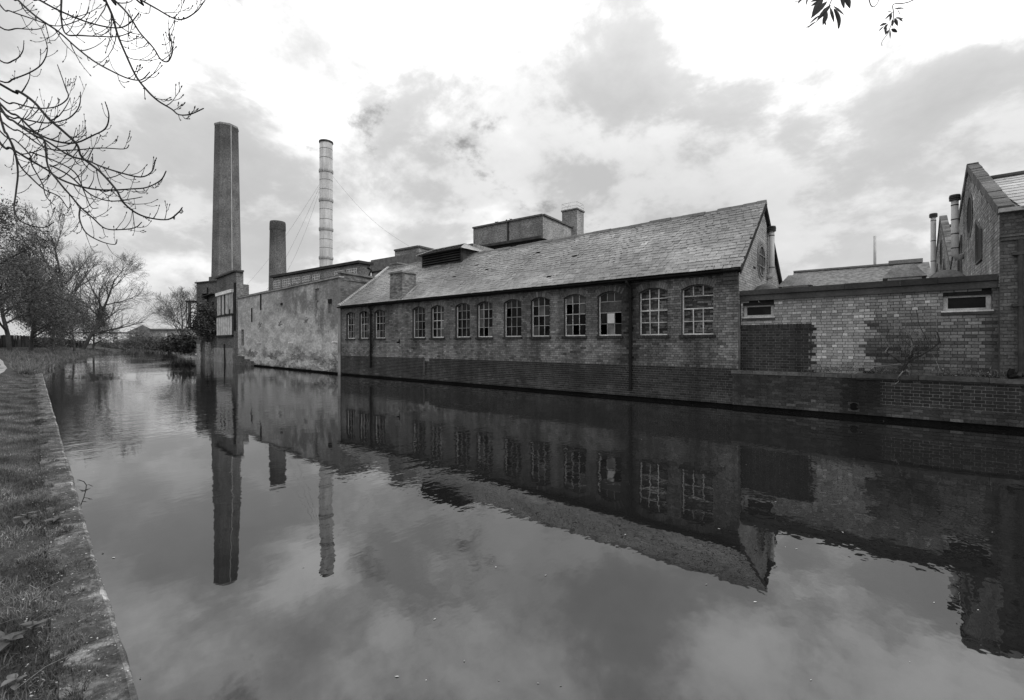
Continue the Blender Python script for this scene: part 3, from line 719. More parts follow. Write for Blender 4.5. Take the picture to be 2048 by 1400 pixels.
mb = MB(); r = random.Random(4); nrow = 8
for j in range(nrow):
    t0, t1 = j/nrow, min(1, (j+1.25)/nrow); x0, x1 = e0+(ha-e0)*t0, e1+(hb-e1)*t0; k = x0
    while k < x1-.05:
        k2 = min(k+.25, x1); tn = .25*r.uniform(.7,1.25); L = lambda t: Vector((0, ya+(YR-ya)*t, vt-.02+(zt-vt+.02)*t))
        mb.face([L(t0)+Vector((k+.004,0,.035)), L(t0)+Vector((k2-.004,0,.035)), L(t1)+Vector((min(k2,e1+(hb-e1)*t1)-.004,0,.012)), L(t1)+Vector((max(k,e0+(ha-e0)*t1)+.004,0,.012))], tn); k += .25
mb.build('ventilator_slates', M['slate'], ven, kind='stuff')
mb = MB(); mb.tube([rA, rB], .05, 6); mb.tube([b, rB], .04, 6); mb.tube([c, rB], .04, 6); mb.tube([a, rA], .04, 6); mb.build('hip_roll', M['lead'], ven)
# ---- chimney stacks on the roof
def stack(x0, x1, y0, y1, z0, z1, name, tp=0.03):
    st = MB(); st.v += [(x0,y0,z0),(x1,y0,z0),(x1,y1,z0),(x0,y1,z0),(x0+tp,y0+tp,z1),(x1-tp,y0+tp,z1),(x1-tp,y1-tp,z1),(x0+tp,y1-tp,z1)]
    for f in ((0,1,5,4),(1,2,6,5),(2,3,7,6),(3,0,4,7),(4,5,6,7)): st.f.append(f); st.t.append(0.21)
    so = st.build(name, M['far_brick'], fac)
    cp = MB(); cp.box((x0-.05,y0-.05,z1), (x1+.05,y1+.05,z1+.09), .9); cp.build('cap', M['concrete'], so); return so
c0, c1 = onY(779, Y0-.03), onY(804.5, Y0-.03)
so = stack(c0, c1, Y0-.03, Y0+0.95, EAVE-.05, 5.86, 'roof_chimney')
mb = MB()
mb.bar((c0-.05,Y0-.1,EAVE+.0), (c1+.1,Y0-.1,EAVE+.0), .12, .03); mb.bar((c1+.06,Y0-.12,EAVE-.02), Vector((c1+.06,Y0-.12,EAVE-.02))+dS*1.3+nS*.06, .15, .02); mb.build('flashing', M['lead'], so)
ys = YR-.15; c2, c3 = onY(782, ys), onY(795, ys); stack(c2, c3, ys, ys+1.3, RIDGE-.6, zat(788,528.5,ys), 'ridge_chimney')
mb = MB(); sl0 = R0+Vector((XL,0,0)); L = 14                # pale flashing up the left abutment
for k in range(34):
    p = sl0+dS*(SLEN*k/34)+nS*.05; mb.obox(p+dS*.07+Vector((.0,0,.05)), Vector((.12,0,0)), dS*.055, nS*.05, 1.3)
mb.build('abutment_flashing', M['lead'], fac)
# ---- flue on the gable
def flue(parent, x, y, zb, zt, rad, ex, name='flue_pipe', bands=3):
    mb = MB(); mb.tube([ex, (x+(ex[0]-x)*.25, y+(ex[1]-y)*.25, zb-.02), (x,y,zb+.12), (x,y,zt)], rad, 14)
    fo = mb.build(name, M['steel'], parent, smooth=True)
    mb = MB(); mb.tube([(x,y,zt-.02),(x,y,zt+.03)], rad*1.5, 14); mb.tube([(x,y,zt+.05),(x,y,zt+.09)], rad*1.55, 14); mb.tube([(x,y,zt+.11),(x,y,zt+.17)], [rad*1.55,rad*1.4], 14); mb.build('cowl', M['felt'], fo)
    for k in range(bands): z = zb+.3+(zt-zb-.5)*k/max(1,bands-1); mb = MB(); mb.tube([(x,y,z),(x,y,z+.035)], rad*1.05, 14); mb.build('joint_band', M['felt'], fo)
    return fo
gx = ray(1543); X_ = XR+.15; tg = X_/gx.x; fy = tg*gx.y
flue(fac, X_, fy, CAM_H+(HY-552)/FPX*tg, CAM_H+(HY-462)/FPX*tg, .10, (XR,fy-.1,CAM_H+(HY-555)/FPX*tg), bands=2)
# ------------------------------------------------------------------ flat-roofed brick building next to the gable
YF = Y0+0.20; FF = frameY(YF); XE = onY(1997, Y0+0.05); LEDGE = 1.16
flat = empty('flat_roofed_building', ((XR+XE)/2, YF, LEDGE), 'low flat-roofed brick building with two strip windows between the gables', 'building')
FW = [dict(u0=onY(1487,YF), u1=onY(1548,YF), v0=2.80, v1=3.28), dict(u0=onY(1886,YF), u1=onY(1983,YF), v0=2.79, v1=3.28)]
XD = onY(1622, YF); XP = onY(1742, YF); DT = 2.56
def in_dark(u, v): return u < XD + (0.10 if int(v/COURSE) % 3 == 0 else 0.0) and v < DT
def fl_tone(u, v, r):
    if in_dark(u, v): return None
    ragged = XP + 0.18*math.sin(v*9) + (0.12 if int(v/COURSE) % 2 else 0)
    m = min(u-XP-.12*math.sin(v*9), 2.66+max(0,u-XP)*.17-v)/.32+.5
    if r.random() > m:   # paler yellow-grey bricks
        t = 0.36*r.uniform(0.72, 1.25)
        if r.random() < (.26 if int((v-LEDGE)/COURSE+.01) % 2 else .03) and 1.45 < v: t = r.uniform(0.40, 0.72)
        if u > XP: t *= 0.8
        if v < 1.45: t *= 0.8
    else:                                                     # browner patched area with darker courses
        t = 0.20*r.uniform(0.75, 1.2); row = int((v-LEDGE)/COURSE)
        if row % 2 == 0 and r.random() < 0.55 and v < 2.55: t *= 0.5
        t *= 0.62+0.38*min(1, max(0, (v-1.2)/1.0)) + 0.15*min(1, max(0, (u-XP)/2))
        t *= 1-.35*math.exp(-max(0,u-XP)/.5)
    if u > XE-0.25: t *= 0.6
    return t
mb = MB(); wall_sheet(mb, FF, XR+0.02, XE+0.1, LEDGE-0.2, 3.32, FW, tone=0.09, rtone=0.2); mb.build('wall', M['mortar'], flat)
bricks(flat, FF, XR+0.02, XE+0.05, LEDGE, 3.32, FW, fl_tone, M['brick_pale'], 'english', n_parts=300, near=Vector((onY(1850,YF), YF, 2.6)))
FD = frameY(YF-0.012)
mb = MB(); mb.face([FD(XR,LEDGE,0), FD(XD-.02,LEDGE,0), FD(XD-.02,DT,0), FD(XR,DT,0)], 0.24); mb.build('patch_mortar', M['mortar'], flat)
bricks(flat, FD, XR+0.01, XD+.12, LEDGE, DT-.10, [], lambda u, v, r: (0.024*r.uniform(.5,1.6) if in_dark(u, v) else None), M['brick_blue'], 'flemish', name='dark_patch_bricks')
mb = MB(); k = XR+.01; r = random.Random(1)
while k < XD-.05: mb.box((k,YF-.028,DT-.115), (k+.068,YF,DT), 0.03*r.uniform(.5,1.6)); k += .078
mb.build('soldier_course', M['brick_blue'], flat)
for i, o in enumerate(FW):
    wd = empty('strip_window', ((o['u0']+o['u1'])/2, YF, o['v0']), parent=flat); mb = MB(); u0, u1, v0, v1 = o['u0'], o['u1'], o['v0'], o['v1']; lt = v1-.12
    for (a, b, c, d) in ((u0,u0+.09,v0,lt),(u1-.09,u1,v0,lt),(u0+.09,u1-.09,v0,v0+.06),(u0+.09,u1-.09,lt-.05,lt)): mb.box((a+.002,YF+.05,c+.002),(b-.002,YF+.11,d-.002),.55)
    mb.build('frame', M['paint'], wd)
    mb = MB(); mb.box((u0-.04,YF-.06,v0-.035),(u1+.03,YF+.05,v0+.002),.8); mb.build('sill', M['paint'], wd)
    mb = MB(); mb.box((u0-.04,YF-.05,v0-.10),(u1+.03,YF-.008,v0-.038),1.2); mb.build('sub_sill', M['felt'], wd)
    mb = MB(); mb.face([(u0+.08,YF+.085,v0+.05),(u1-.08,YF+.085,v0+.05),(u1-.08,YF+.09,lt-.04),(u0+.08,YF+.09,lt-.04)], .012); mb.build('pane', M['glass'], wd)
    mb = MB(); mb.box((u0+.002,YF-.012,lt),(u1-.002,YF+.06,v1+.03),.5); mb.build('lintel', M['timber_dark'], wd)
mb = MB(); mb.box((XR+.01,YF-.10,3.30),(XE-.004,YF+.1,3.465),1.3); mb.build('fascia_board', M['felt'], flat)
k = XR+.03; segs = [XR+.015, onY(1690,YF), onY(1800,YF), onY(1875,YF), XE-.01]
for a, b in zip(segs, segs[1:]):
    mb = MB(); mb.box((a,YF-.15,3.47+random.uniform(0,.006)),(b-.006,YF+.14,3.625+random.uniform(-.012,.012)), random.uniform(.75,1.1)); mb.build('parapet_felt', M['felt'], flat)
mb = MB(); mb.box((XR+.02,YF+.14,3.40),(XE+6,YF+9,3.50)); mb.build('flat_roof', M['felt'], flat)
def dome(px, w, y, parent, h=.22):
    x = onY(px, y); mb = MB(); z0 = 3.50; n = 16; rings = [(w,0),(w,.10),(w*.86,.10+h*.35),(w*.6,.10+h*.75),(w*.25,.10+h*.97)]
    for (r0, z_), (r1_, z1_) in zip(rings, rings[1:]):
        for i in range(n):
            a0, a1 = 2*math.pi*i/n, 2*math.pi*(i+1)/n
            mb.face([(x+r0*math.cos(a0),y+r0*math.sin(a0),z0+z_), (x+r0*math.cos(a1),y+r0*math.sin(a1),z0+z_), (x+r1_*math.cos(a1),y+r1_*math.sin(a1),z0+z1_), (x+r1_*math.cos(a0),y+r1_*math.sin(a0),z0+z1_)], .45)
    mb.face([(x+w*.25*math.cos(2*math.pi*i/n), y+w*.25*math.sin(2*math.pi*i/n), z0+.10+h*.97) for i in range(n)], .45)
    mb.build('roof_dome', M['concrete'], parent, smooth=True)
dome(1532, .42, YF+.9, flat, .30); dome(1893, .42, YF+.75, flat, .30)
def rooflight(px, y, w, h, parent):
    x = onY(px, y); mb = MB(); z0 = 3.5; mb.box((x-w,y-w*.8,z0),(x+w,y+w*.8,z0+h)); ro = mb.build('rooflight', M['white'], parent)
    mb = MB(); a = [(x-w*1.3,y-w*1.1,z0+h),(x+w*1.3,y-w*1.1,z0+h),(x+w*1.3,y+w*1.1,z0+h),(x-w*1.3,y+w*1.1,z0+h)]; t = [(x-w*.6,y,z0+h*1.75),(x+w*.6,y,z0+h*1.75)]
    mb.face([a[0],a[1],t[1],t[0]]); mb.face([a[1],a[2],t[1]]); mb.face([a[2],a[3],t[0],t[1]]); mb.face([a[3],a[0],t[0]]); mb.face(a[::-1]); mb.build('cover', M['concrete'], ro)
rooflight(1592, YF+4.6, .42, .62, flat); rooflight(1808, YF+4.2, .42, .62, flat)
# ------------------------------------------------------------------ canal retaining wall on the right
YC = Y0-0.14; FC = frameY(YC); XC0, XC1 = XR-0.14, 7.0; XS = onY(1712, YC)
cw = empty('canal_wall', ((XR+2)/1, YC, 0), 'dark brick canal retaining wall with stone coping below the flat-roofed building', 'wall')
HOLE = (onY(1708,YC), zat(1708,813,YC), 0.10)
def cw_tone(u, v, r):
    if (u-HOLE[0])**2+(v-HOLE[1])**2 < (HOLE[2]+.03)**2: return None
    t = 0.034*r.uniform(.55,1.5)
    if v < .34: t *= 1.5
    if u < XS-0.4: t *= 1.15
    s = abs(u-HOLE[0]-.05*math.sin(v*7)); t *= 1-.78*math.exp(-(s/.42)**2)
    if r.random() < .03: t *= 2.2
    if u > XS+.3 and .4 < v < .9: t *= .62
    return t
mb = MB(); mb.face([FC(XC0,.10,0), FC(XS+.5,.10,0), FC(XS+.5,1.06,0), FC(XC0,1.06,0)], .08); mb.face([FC(XS+.5,.40,0), FC(2.3,.40,0), FC(2.3,1.06,0), FC(XS+.5,1.06,0)], .34); mb.face([FC(XS+.5,.10,0), FC(2.3,.10,0), FC(2.3,.40,0), FC(XS+.5,.40,0)], .08); mb.face([FC(2.3,.10,0), FC(XC1,.10,0), FC(XC1,1.06,0), FC(2.3,1.06,0)], .10)
mb.face([(XC0,YC,.1),(XC0,Y0,.1),(XC0,Y0,1.06),(XC0,YC,1.06)], .06); mb.build('wall_core', M['mortar'], cw)
bricks(cw, FC, XC0, XC1, .10, 1.06, [], cw_tone, M['brick_blue'], 'flemish', n_parts=300, near=Vector((onY(1850,YC), YC, .6)))
mb = MB(); mb.box((XC0,YC+.03,-.6),(XC1,YC+.4,.10)); mb.build('footing', M['wet'], cw)
mb = MB(); mb.tube([(HOLE[0],YC+.02,HOLE[1]),(HOLE[0],YC-.016,HOLE[1])], HOLE[2], 16, cap=False); mb.tube([(HOLE[0],YC+.01,HOLE[1]),(HOLE[0],YC-.006,HOLE[1])], HOLE[2]*.94, 16, tone=.2); mb.build('drain_outlet', M['dark_iron'], cw)
k = XC0-.04; r = random.Random(6)
while k < XS-.02:
    L = min(.30, XS-k); mb = MB(); mb.box((k+.004,YC-.03,1.06),(k+L-.004,YF+.0,1.155+r.uniform(-.006,.006)), .42*r.uniform(.7,1.25)); mb.build('coping_brick', M['concrete'], cw); k += .30
k = XS; 
while k < XC1:
    L = r.uniform(.9,1.3); mb = MB(); z = 1.10+r.uniform(-.006,.008)
    mb.box((k+.004,YC-.10,z-.02),(k+L-.004,YF-.02,z+.085), .34*r.uniform(.8,1.2)); mb.box((k+.006,YC-.07,z-.06),(k+L-.006,YF-.03,z-.022), .2); mb.build('coping_slab', M['concrete'], cw); k += L
# ------------------------------------------------------------------ gabled workshops at the right edge
YG = Y0+0.04; XG = onY(1999, YG)
def gabled(yA, span, eave, apex, label, front, key, x1=9.0, roofdrop=.35):
    g = empty('gabled_workshop', (XG+2, yA, LEDGE), label, 'building', 'gabled brick workshops at the right'); ym = yA+span/2
    mb = MB(); mb.face([(XG,yA,LEDGE-.3),(XG,yA+span,LEDGE-.3),(XG,yA+span,eave),(XG,ym,apex),(XG,yA,eave)], .12)
    mb.face([(XG,yA,LEDGE-.3),(x1,yA,LEDGE-.3),(x1,yA,eave),(XG,yA,eave)], .11); mb.face([(XG,yA+span,LEDGE-.3),(x1,yA+span,LEDGE-.3),(x1,yA+span,eave),(XG,yA+span,eave)], .11); mb.build('wall', M['mortar'], g)
    fr = frameX(XG, -1)
    ring = (ym-.45, eave+(apex-eave)*.30+.25, .58)
    def tn(u, v, r):
        if (u-ring[0]-.0)**2+(v-ring[1])**2 < ring[2]**2: return None
        t = .31*r.uniform(.72,1.25)
        if r.random() < .05: t *= 1.5
        return t*(1 if v < apex-.9 else .8)
    sl_ = (apex-eave)/(span/2)
    REC = []
    for sg in (-1, 1):
        uc = ring[0]+sg*1.85; REC.append((uc-.50-(.15 if sg < 0 else -.6), uc+.50-(.15 if sg < 0 else -.6), 4.3, sg))
    def inside(u, v):
        if v > eave+(apex-eave)*(1-abs(u-ym)/(span/2))-.1: return False
        for (a, b, z0, sg) in REC:
            if a < u < b and v > z0 and v < eave+(apex-eave)*(1-abs(u-ym)/(span/2))-1.05: return False
        return True
    bricks(g, fr, yA, yA+span, 3.3, apex, [], tn, M['brick'], 'garden', inside=inside, name='gable_bricks')
    for (a, b, z0, sg) in REC:                             # blind panels either side of the roundel
        h = lambda u: eave+(apex-eave)*(1-abs(u-ym)/(span/2))-1.05
        mb = MB(); pts = [(a,z0),(b,z0),(b,h(b)),(a,h(a))]; mb.face([(XG-.012,y,z) for y, z in pts], .035)
        for p, q in zip(pts, pts[1:]+pts[:1]): mb.bar((XG-.015,p[0],p[1]), (XG-.015,q[0],q[1]), .05, .07, up=Vector((1,0,0)), tone=.13)
        mb.build('blind_panel', M['brick'], g)
    mb = MB(); n = 26; mb.face([(XG-.012,ring[0]+ring[2]*math.cos(2*math.pi*i/n),ring[1]+ring[2]*math.sin(2*math.pi*i/n)) for i in range(n)], .03)
    for i in range(n):
        a0, a1 = 2*math.pi*i/n, 2*math.pi*(i+.88)/n
        q = [(ring[0]+rr_*math.cos(a), ring[1]+rr_*math.sin(a)) for rr_, a in ((ring[2]-.02,a0),(ring[2]-.02,a1),(ring[2]+.13,a1),(ring[2]+.13,a0))]
        mb.face([(XG-.028,y,z) for y, z in q], .15); mb.face([(XG-.028,)+q[0],(XG-.028,)+q[1],(XG-.01,)+q[1],(XG-.01,)+q[0]], .1)
    mb.build('round_window', M['brick'], g)
    # parapet of brick courses along the gable slopes
    for sg in (-1, 1):
        pa = Vector((XG+.09, ym+sg*(span/2+.05), eave+.02)); pb = Vector((XG+.09, ym, apex+.20)); L = (pb-pa).length; d = (pb-pa)/L; k = 0.0; rr_ = random.Random(int(yA*3)+sg)
        while k < L-.02:
            l = min(rr_.uniform(.14,.30), L-k); c = pa+d*(k+l/2); up = Vector((1,0,0)).cross(d); up = up if up.z > 0 else -up
            mb = MB(); mb.obox(c+up*rr_.uniform(-.012,.012), d*(l/2-.006), Vector((.13,0,0)), up*.10, .15*rr_.uniform(.7,1.3)); mb.build('parapet_stone', M['brick'], g); k += l
    # roof of large pale sheets
    ra = apex-roofdrop; ro = MB(); ro.face([(XG+.3,yA-.12,eave-.02),(x1,yA-.12,eave-.02),(x1,ym,ra),(XG+.3,ym,ra)], .5); ro.face([(XG+.3,ym,ra),(x1,ym,ra),(x1,yA+span+.1,eave-.02),(XG+.3,yA+span+.1,eave-.02)], .5)
    rob = ro.build('roof', M['slate'], g); ns = 11; A = Vector((0,yA-.12,eave+.0)); T = Vector((0,ym-yA+.12,ra-eave)); nrm = Vector((0,-T.z,T.y)).normalized(); rr_ = random.Random(9)
    for j in range(ns):
        x = XG+.32+(.45 if j % 2 else 0)-.45; 
        while x < min(x1, XG+4.2):
            a, b = max(x, XG+.32), x+.9; x += .9
            mb = MB(); c = A+T*((j+.5)/ns)+Vector(((a+b)/2,0,0))+nrm*.03; Tn = T.normalized(); mb.obox(c, Vector(((b-a)/2-.004,0,0)), (Tn*math.cos(.03)-nrm*math.sin(.03))*(T.length/ns/2+.04), nrm*.006, .48*rr_.uniform(.88,1.1)); mb.build('roof_slab', M['slate'], rob)
    mb = MB(); mb.tube([(XG+.3,ym,ra+.05),(x1,ym,ra+.05)], .10, 8); mb.build('ridge_roll', M['felt'], g)
    if front:
        ff = frameY(yA)
        def ft(u, v, r):
            t = .135*r.uniform(.7,1.25)
            if v > 4.42: t *= .75
            if u > XG+.45: t *= .8
            return t
        bricks(g, ff, XG, x1-4, LEDGE, eave, [], ft, M['brick'], 'garden', n_parts=300, near=Vector((XG+.3, yA, 2.6)))
        mb = MB(); mb.box((XG+.02,yA-.06,4.36),(x1,yA+.0,4.44),.10); mb.box((XG-.002,yA-.09,4.44),(x1,yA,4.48),.12); mb.build('cornice', M['brick'], g)
        mb = MB(); mb.box((XG-.03,yA-.14,eave-.04),(x1,yA-.02,eave+.05),.9); mb.build('gutter', M['lead'], g)
        q = onY(2041, yA-.1); mb = MB(); mb.tube([(q,yA-.1,4.36),(q,yA-.1,1.35),(q-.05,yA-.2,1.24)], .048, 10)
        for z in (2.83, 4.0): mb.box((q-.13,yA-.15,z),(q+.13,yA-.01,z+.06))
        mb.build('downpipe', M['felt'], g)
    return g
g1 = gabled(YG, 10.8, 5.05, 7.50, 'nearest gabled brick workshop with roundel, its front beside the canal at right edge', True, 0)
g2 = gabled(YG+10.85, 9.6, 5.3, 8.05, 'second gabled brick workshop half hidden behind the nearest one', False, 1)
def on_gable(px, off):                                     # depth where the sight line meets a plane off the gable wall
    q = ray(px); t = (XG-off)/q.x; return t
t = on_gable(1909.5, .24); q = ray(1909.5)*t; flue(g1, q.x, q.y, CAM_H+(HY-515)/FPX*t, CAM_H+(HY-400)/FPX*t, .098, (XG, q.y+.15, CAM_H+(HY-512)/FPX*t), bands=4)
t = on_gable(1866.5, .26); q = ray(1866.5)*t; flue(g2, q.x, q.y, 3.75, CAM_H+(HY-434)/FPX*t, .105, (XG, q.y+.1, 3.78), bands=5)
# ------------------------------------------------------------------ buildings behind
LA = dirL(-250); LB = perp(LA)
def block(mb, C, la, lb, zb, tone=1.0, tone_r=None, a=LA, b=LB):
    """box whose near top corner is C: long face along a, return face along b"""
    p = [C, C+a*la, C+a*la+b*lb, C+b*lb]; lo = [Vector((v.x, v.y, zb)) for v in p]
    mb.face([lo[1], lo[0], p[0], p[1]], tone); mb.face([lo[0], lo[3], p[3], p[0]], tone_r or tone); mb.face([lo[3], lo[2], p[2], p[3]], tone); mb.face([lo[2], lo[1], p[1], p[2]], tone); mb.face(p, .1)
def panes_on(parent, C, a, nrm, s0, s1, z0, z1, cols, rows, name='window', glass=.10, bar=.05, dark=False):
    """a metal window set in a far wall: frame with bars, pane"""
    mb = MB(); q0 = C+a*s0; q1 = C+a*s1; o_ = nrm*.04
    mb.face([Vector((q0.x,q0.y,z0))+o_, Vector((q1.x,q1.y,z0))+o_, Vector((q1.x,q1.y,z1))+o_, Vector((q0.x,q0.y,z1))+o_], glass)
    wo = mb.build(name, M['glass'], parent); mb = MB(); o2 = nrm*.09
    for k in range(cols+1):
        q = q0+(q1-q0)*(k/cols)+o2; mb.bar((q.x,q.y,z0), (q.x,q.y,z1), bar, .03, up=nrm)
    for k in range(rows+1):
        z = z0+(z1-z0)*k/rows; mb.bar(Vector((q0.x,q0.y,z))+o2, Vector((q1.x,q1.y,z))+o2, .03, bar)
    mb.build('frame', M['paint'], wo); return wo
# penthouse block above the mill
mill = empty('mill_block', P(1085,690,60), 'tall plain brick block with flat parapet rising behind the factory roof', 'building')
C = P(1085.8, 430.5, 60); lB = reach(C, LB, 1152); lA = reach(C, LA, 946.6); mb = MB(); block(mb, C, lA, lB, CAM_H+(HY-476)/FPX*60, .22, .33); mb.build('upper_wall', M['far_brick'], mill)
mb = MB(); C2 = C+LA*.05+LB*.05; C2.z = CAM_H+(HY-475)/FPX*60; block(mb, C2+LA*.9+LB*.9, lA+2, lB, 3, .13, .2); mb.build('lower_wall', M['far_brick'], mill)
mb = MB(); mb.bar(C+Vector((0,0,.06)), C+LA*lA+Vector((0,0,.06)), .5, .22, tone=.5); mb.bar(C+Vector((0,0,.06)), C+LB*lB+Vector((0,0,.06)), .5, .22, tone=.5); mb.build('parapet', M['concrete'], mill)
mb = MB(); C3 = C.copy(); C3.z = C2.z; mb.bar(C3-LB*.2, C3+LA*(lA+.3)-LB*.2, .7, .35, tone=1.0); mb.build('soffit_band', M['felt'], mill)
for k, (s0, s1) in enumerate(((.16,.55),(.60,.98))): panes_on(mill, C2+LA*.9+LB*.9, LA, -LB, lA*s0, lA*s1, C2.z-2.6, C2.z-.5, 12, 3, glass=.05)
q = C+LA*(lA*.47)-LB*.08; mb = MB(); mb.tube([q, (q.x,q.y,C3.z)], .12, 8, tone=2); mb.build('rainwater_pipe', M['dark_iron'], mill)
stair = empty('stair_tower', P(1145,690,66), 'square brick stair tower with a metal railing on top beside the tall block', 'tower')
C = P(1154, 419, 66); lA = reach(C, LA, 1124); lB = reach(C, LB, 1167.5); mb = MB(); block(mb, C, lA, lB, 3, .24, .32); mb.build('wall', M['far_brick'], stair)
mb = MB(); T = C+Vector((0,0,.05)); pz = [T, T+LA*lA, T+LA*lA+LB*lB, T+LB*lB]
mb.v += [tuple(p+Vector((0,0,k*.2))) for k in (0, 1) for p in [pz[0]-(LA+LB)*.12, pz[1]+(LA-LB)*.12, pz[2]+(LA+LB)*.12, pz[3]-(LA-LB)*.12]]
for f in ((0,1,5,4),(1,2,6,5),(2,3,7,6),(3,0,4,7),(4,5,6,7)): mb.f.append(f); mb.t.append(.7)
mb.build('coping', M['concrete'], stair); mb = MB()
for hh in (.62, 1.12):
    for p, q in zip(pz, pz[1:]+pz[:1]): mb.tube([p+Vector((0,0,hh)), q+Vector((0,0,hh))], .035, 5)
for p in pz: mb.tube([p, p+Vector((0,0,1.14))], .035, 5)
hp = [pz[1]*.75+pz[0]*.25+LB*.3+Vector((0,0,1.0*math.sin(math.pi*i/8)))-LA*(.8*i/8) for i in range(9)]; mb.tube(hp, .035, 5)
mb.build('railing', M['paint'], stair)
# long lower mill wing
wing = empty('mill_wing', P(850,690,62), 'long brick mill wing with pale parapet behind the small roof chimneys', 'building')
C = P(946, 487, 58); lA = reach(C, LA, 743); top = C.z; mb = MB(); block(mb, C, lA, 8, 3, .26, .3); mb.build('wall', M['far_brick'], wing)
mb = MB(); h = 1.75; q = C-LB*.12; mb.face([q+Vector((0,0,-h)), q+LA*lA+Vector((0,0,-h)), q+LA*lA, q], .62); mb.face([q+Vector((0,0,-h)), q+LA*lA+Vector((0,0,-h)), C+LA*lA+Vector((0,0,-h)), C+Vector((0,0,-h))], .2); mb.face([q, q+LA*lA, q+LA*lA+LB*.5, q+LB*.5], .6); mb.face([q+LA*lA+Vector((0,0,-h)), q+LA*lA+LB*8+Vector((0,0,-h)), q+LA*lA+LB*8, q+LA*lA], .6); mb.build('parapet_band', M['concrete'], wing)
q = C-LB*.2; mb = MB(); mb.bar(q+Vector((0,0,-h-.1)), q+LA*lA+Vector((0,0,-h-.1)), .22, .16); mb.build('gutter', M['dark_iron'], wing)
q = C+LA*(lA+.1)-LB*.2; mb = MB(); mb.tube([(q.x,q.y,top-.2),(q.x,q.y,top-9)], .13, 8); mb.build('white_downpipe', M['white'], wing)
for (pa, pb, ya, yb) in ((772,783,528,548),(803,815,528,545),(840,848,521,530)):
    s0, s1 = reach(C, LA, pa), reach(C, LA, pb); zz_ = (C+LA*s0).dot(D); panes_on(wing, C, LA, -LB, s0, s1, CAM_H+(HY-yb)/FPX*zz_, CAM_H+(HY-ya)/FPX*zz_, 3, 4, glass=.02, bar=.09)
s0 = reach(C, LA, 822); qv = C+LA*s0-LB*.05; zz_ = qv.dot(D); mb = MB(); mb.obox((qv.x,qv.y,CAM_H+(HY-528)/FPX*zz_), LA*.3, LB*.05, Vector((0,0,.28)), .4); mb.build('vent_grille', M['dark_iron'], wing)
pent = empty('roof_house', P(837,690,66), 'small square brick lift house on the roof of the mill wing', 'building')
C = P(837.3, 492.8, 64); lA = reach(C, LA, 789.8); lB = reach(C, LB, 868); mb = MB(); block(mb, C, lA, lB, 3, .24, .30); mb.build('wall', M['far_brick'], pent)
mb = MB(); mb.bar(C, C+LA*lA, .4, .25, tone=.5); mb.bar(C, C+LB*lB, .4, .25, tone=.5); mb.build('coping', M['concrete'], pent)
qv = C+LA*(lA*.62)-LB*.1; mb = MB(); mb.obox((qv.x,qv.y,C.z-2.0), LA*.22, LB*.12, Vector((0,0,.75)), 1); mb.build('vent', M['dark_iron'], pent)
# north-light shed with metal windows behind the rendered wall
shed = empty('glazed_shed', P(700,690,50), 'long shed with a row of small-paned windows behind the rendered wall', 'building')
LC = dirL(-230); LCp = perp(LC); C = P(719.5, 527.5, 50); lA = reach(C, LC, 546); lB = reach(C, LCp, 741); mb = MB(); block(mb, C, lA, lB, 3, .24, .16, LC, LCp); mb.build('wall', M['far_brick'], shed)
mb = MB(); T = C+Vector((0,0,.04)); ro = [T-LC*.3-LCp*.35, T+LC*(lA+.2)-LCp*.35, T+LC*(lA+.2)+LCp*(lB+.2), T-LC*.3+LCp*(lB+.2)]
mb.face(ro, .6); mb.face([v+Vector((0,0,.28)) for v in ro], .6)
for p, q in zip(ro, ro[1:]+ro[:1]): mb.face([p, q, q+Vector((0,0,.28)), p+Vector((0,0,.28))], .7)
mb.build('roof_slab', M['felt'], shed)
for (pa, pb) in ((549,562),(567,582),(586,602),(606,622),(627,641),(671,690),(695,715)):
    s0, s1 = reach(C, LC, pa), reach(C, LC, pb); panes_on(shed, C, LC, -LCp, s1, s0, C.z-2.3, C.z-.45, 4, 6, glass=.28, bar=.06)
qv = C+LCp*1.0-LC*.06; mb = MB(); mb.tube([qv+Vector((0,0,-.3)), qv+LCp*.5+Vector((0,0,-.5)), qv+LCp*(lB-1.6)+Vector((0,0,-1.9))], .08, 8); mb.build('rainwater_pipe', M['dark_iron'], shed)
# ------------------------------------------------------------------ rendered wall and its brick return
ren = empty('rendered_building', P(600,740,34), 'tall windowless building with stained pale render beside the arched-window factory', 'building')
E = dirL(50); A = Vector((XL-.01, Y0-.06, 0)); la = reach(A, E, 476); H = 6.15; Eb = perp(E)
fr = lambda u, v, n: A + E*u - Eb*n + Vector((0,0,v))
su = lambda px: reach(A, E, px)
def zz_at(px, py): return CAM_H+(HY-py)/FPX*(A+E*su(px)).dot(D)
def rect(p0, p1, y0, y1): return dict(u0=su(p1), u1=su(p0), v0=min(zz_at((p0+p1)/2, y1), zz_at((p0+p1)/2, y0)), v1=zz_at((p0+p1)/2, y0))
RO = [rect(482.5,487.5,659,691), rect(629.5,638.5,577,604), rect(656,664,598,626)]
mb = MB(); wall_sheet(mb, fr, 0, la, 0.12, H, RO, depth=.16); 
for o in RO: mb.face([fr(o['u0'],o['v0'],-.155), fr(o['u1'],o['v0'],-.155), fr(o['u1'],o['v1'],-.155), fr(o['u0'],o['v1'],-.155)], 1)
mb.build('wall', M['render'], ren)
for k, o in enumerate(RO):
    if k == 0: mb = MB(); mb.face([fr(o['u0'],o['v0'],-.14), fr(o['u1'],o['v0'],-.14), fr(o['u1'],o['v1'],-.14), fr(o['u0'],o['v1'],-.14)], .8); mb.build('slot_board', M['timber_dark'], ren)
    if k == 2: mb = MB(); mb.obox(fr((o['u0']+o['u1'])/2,o['v1']-.15,-.05), E*((o['u1']-o['u0'])/2-.03), Eb*.06, Vector((0,0,.12)), .6); mb.build('opening_shadow_board', M['timber_dark'], ren)
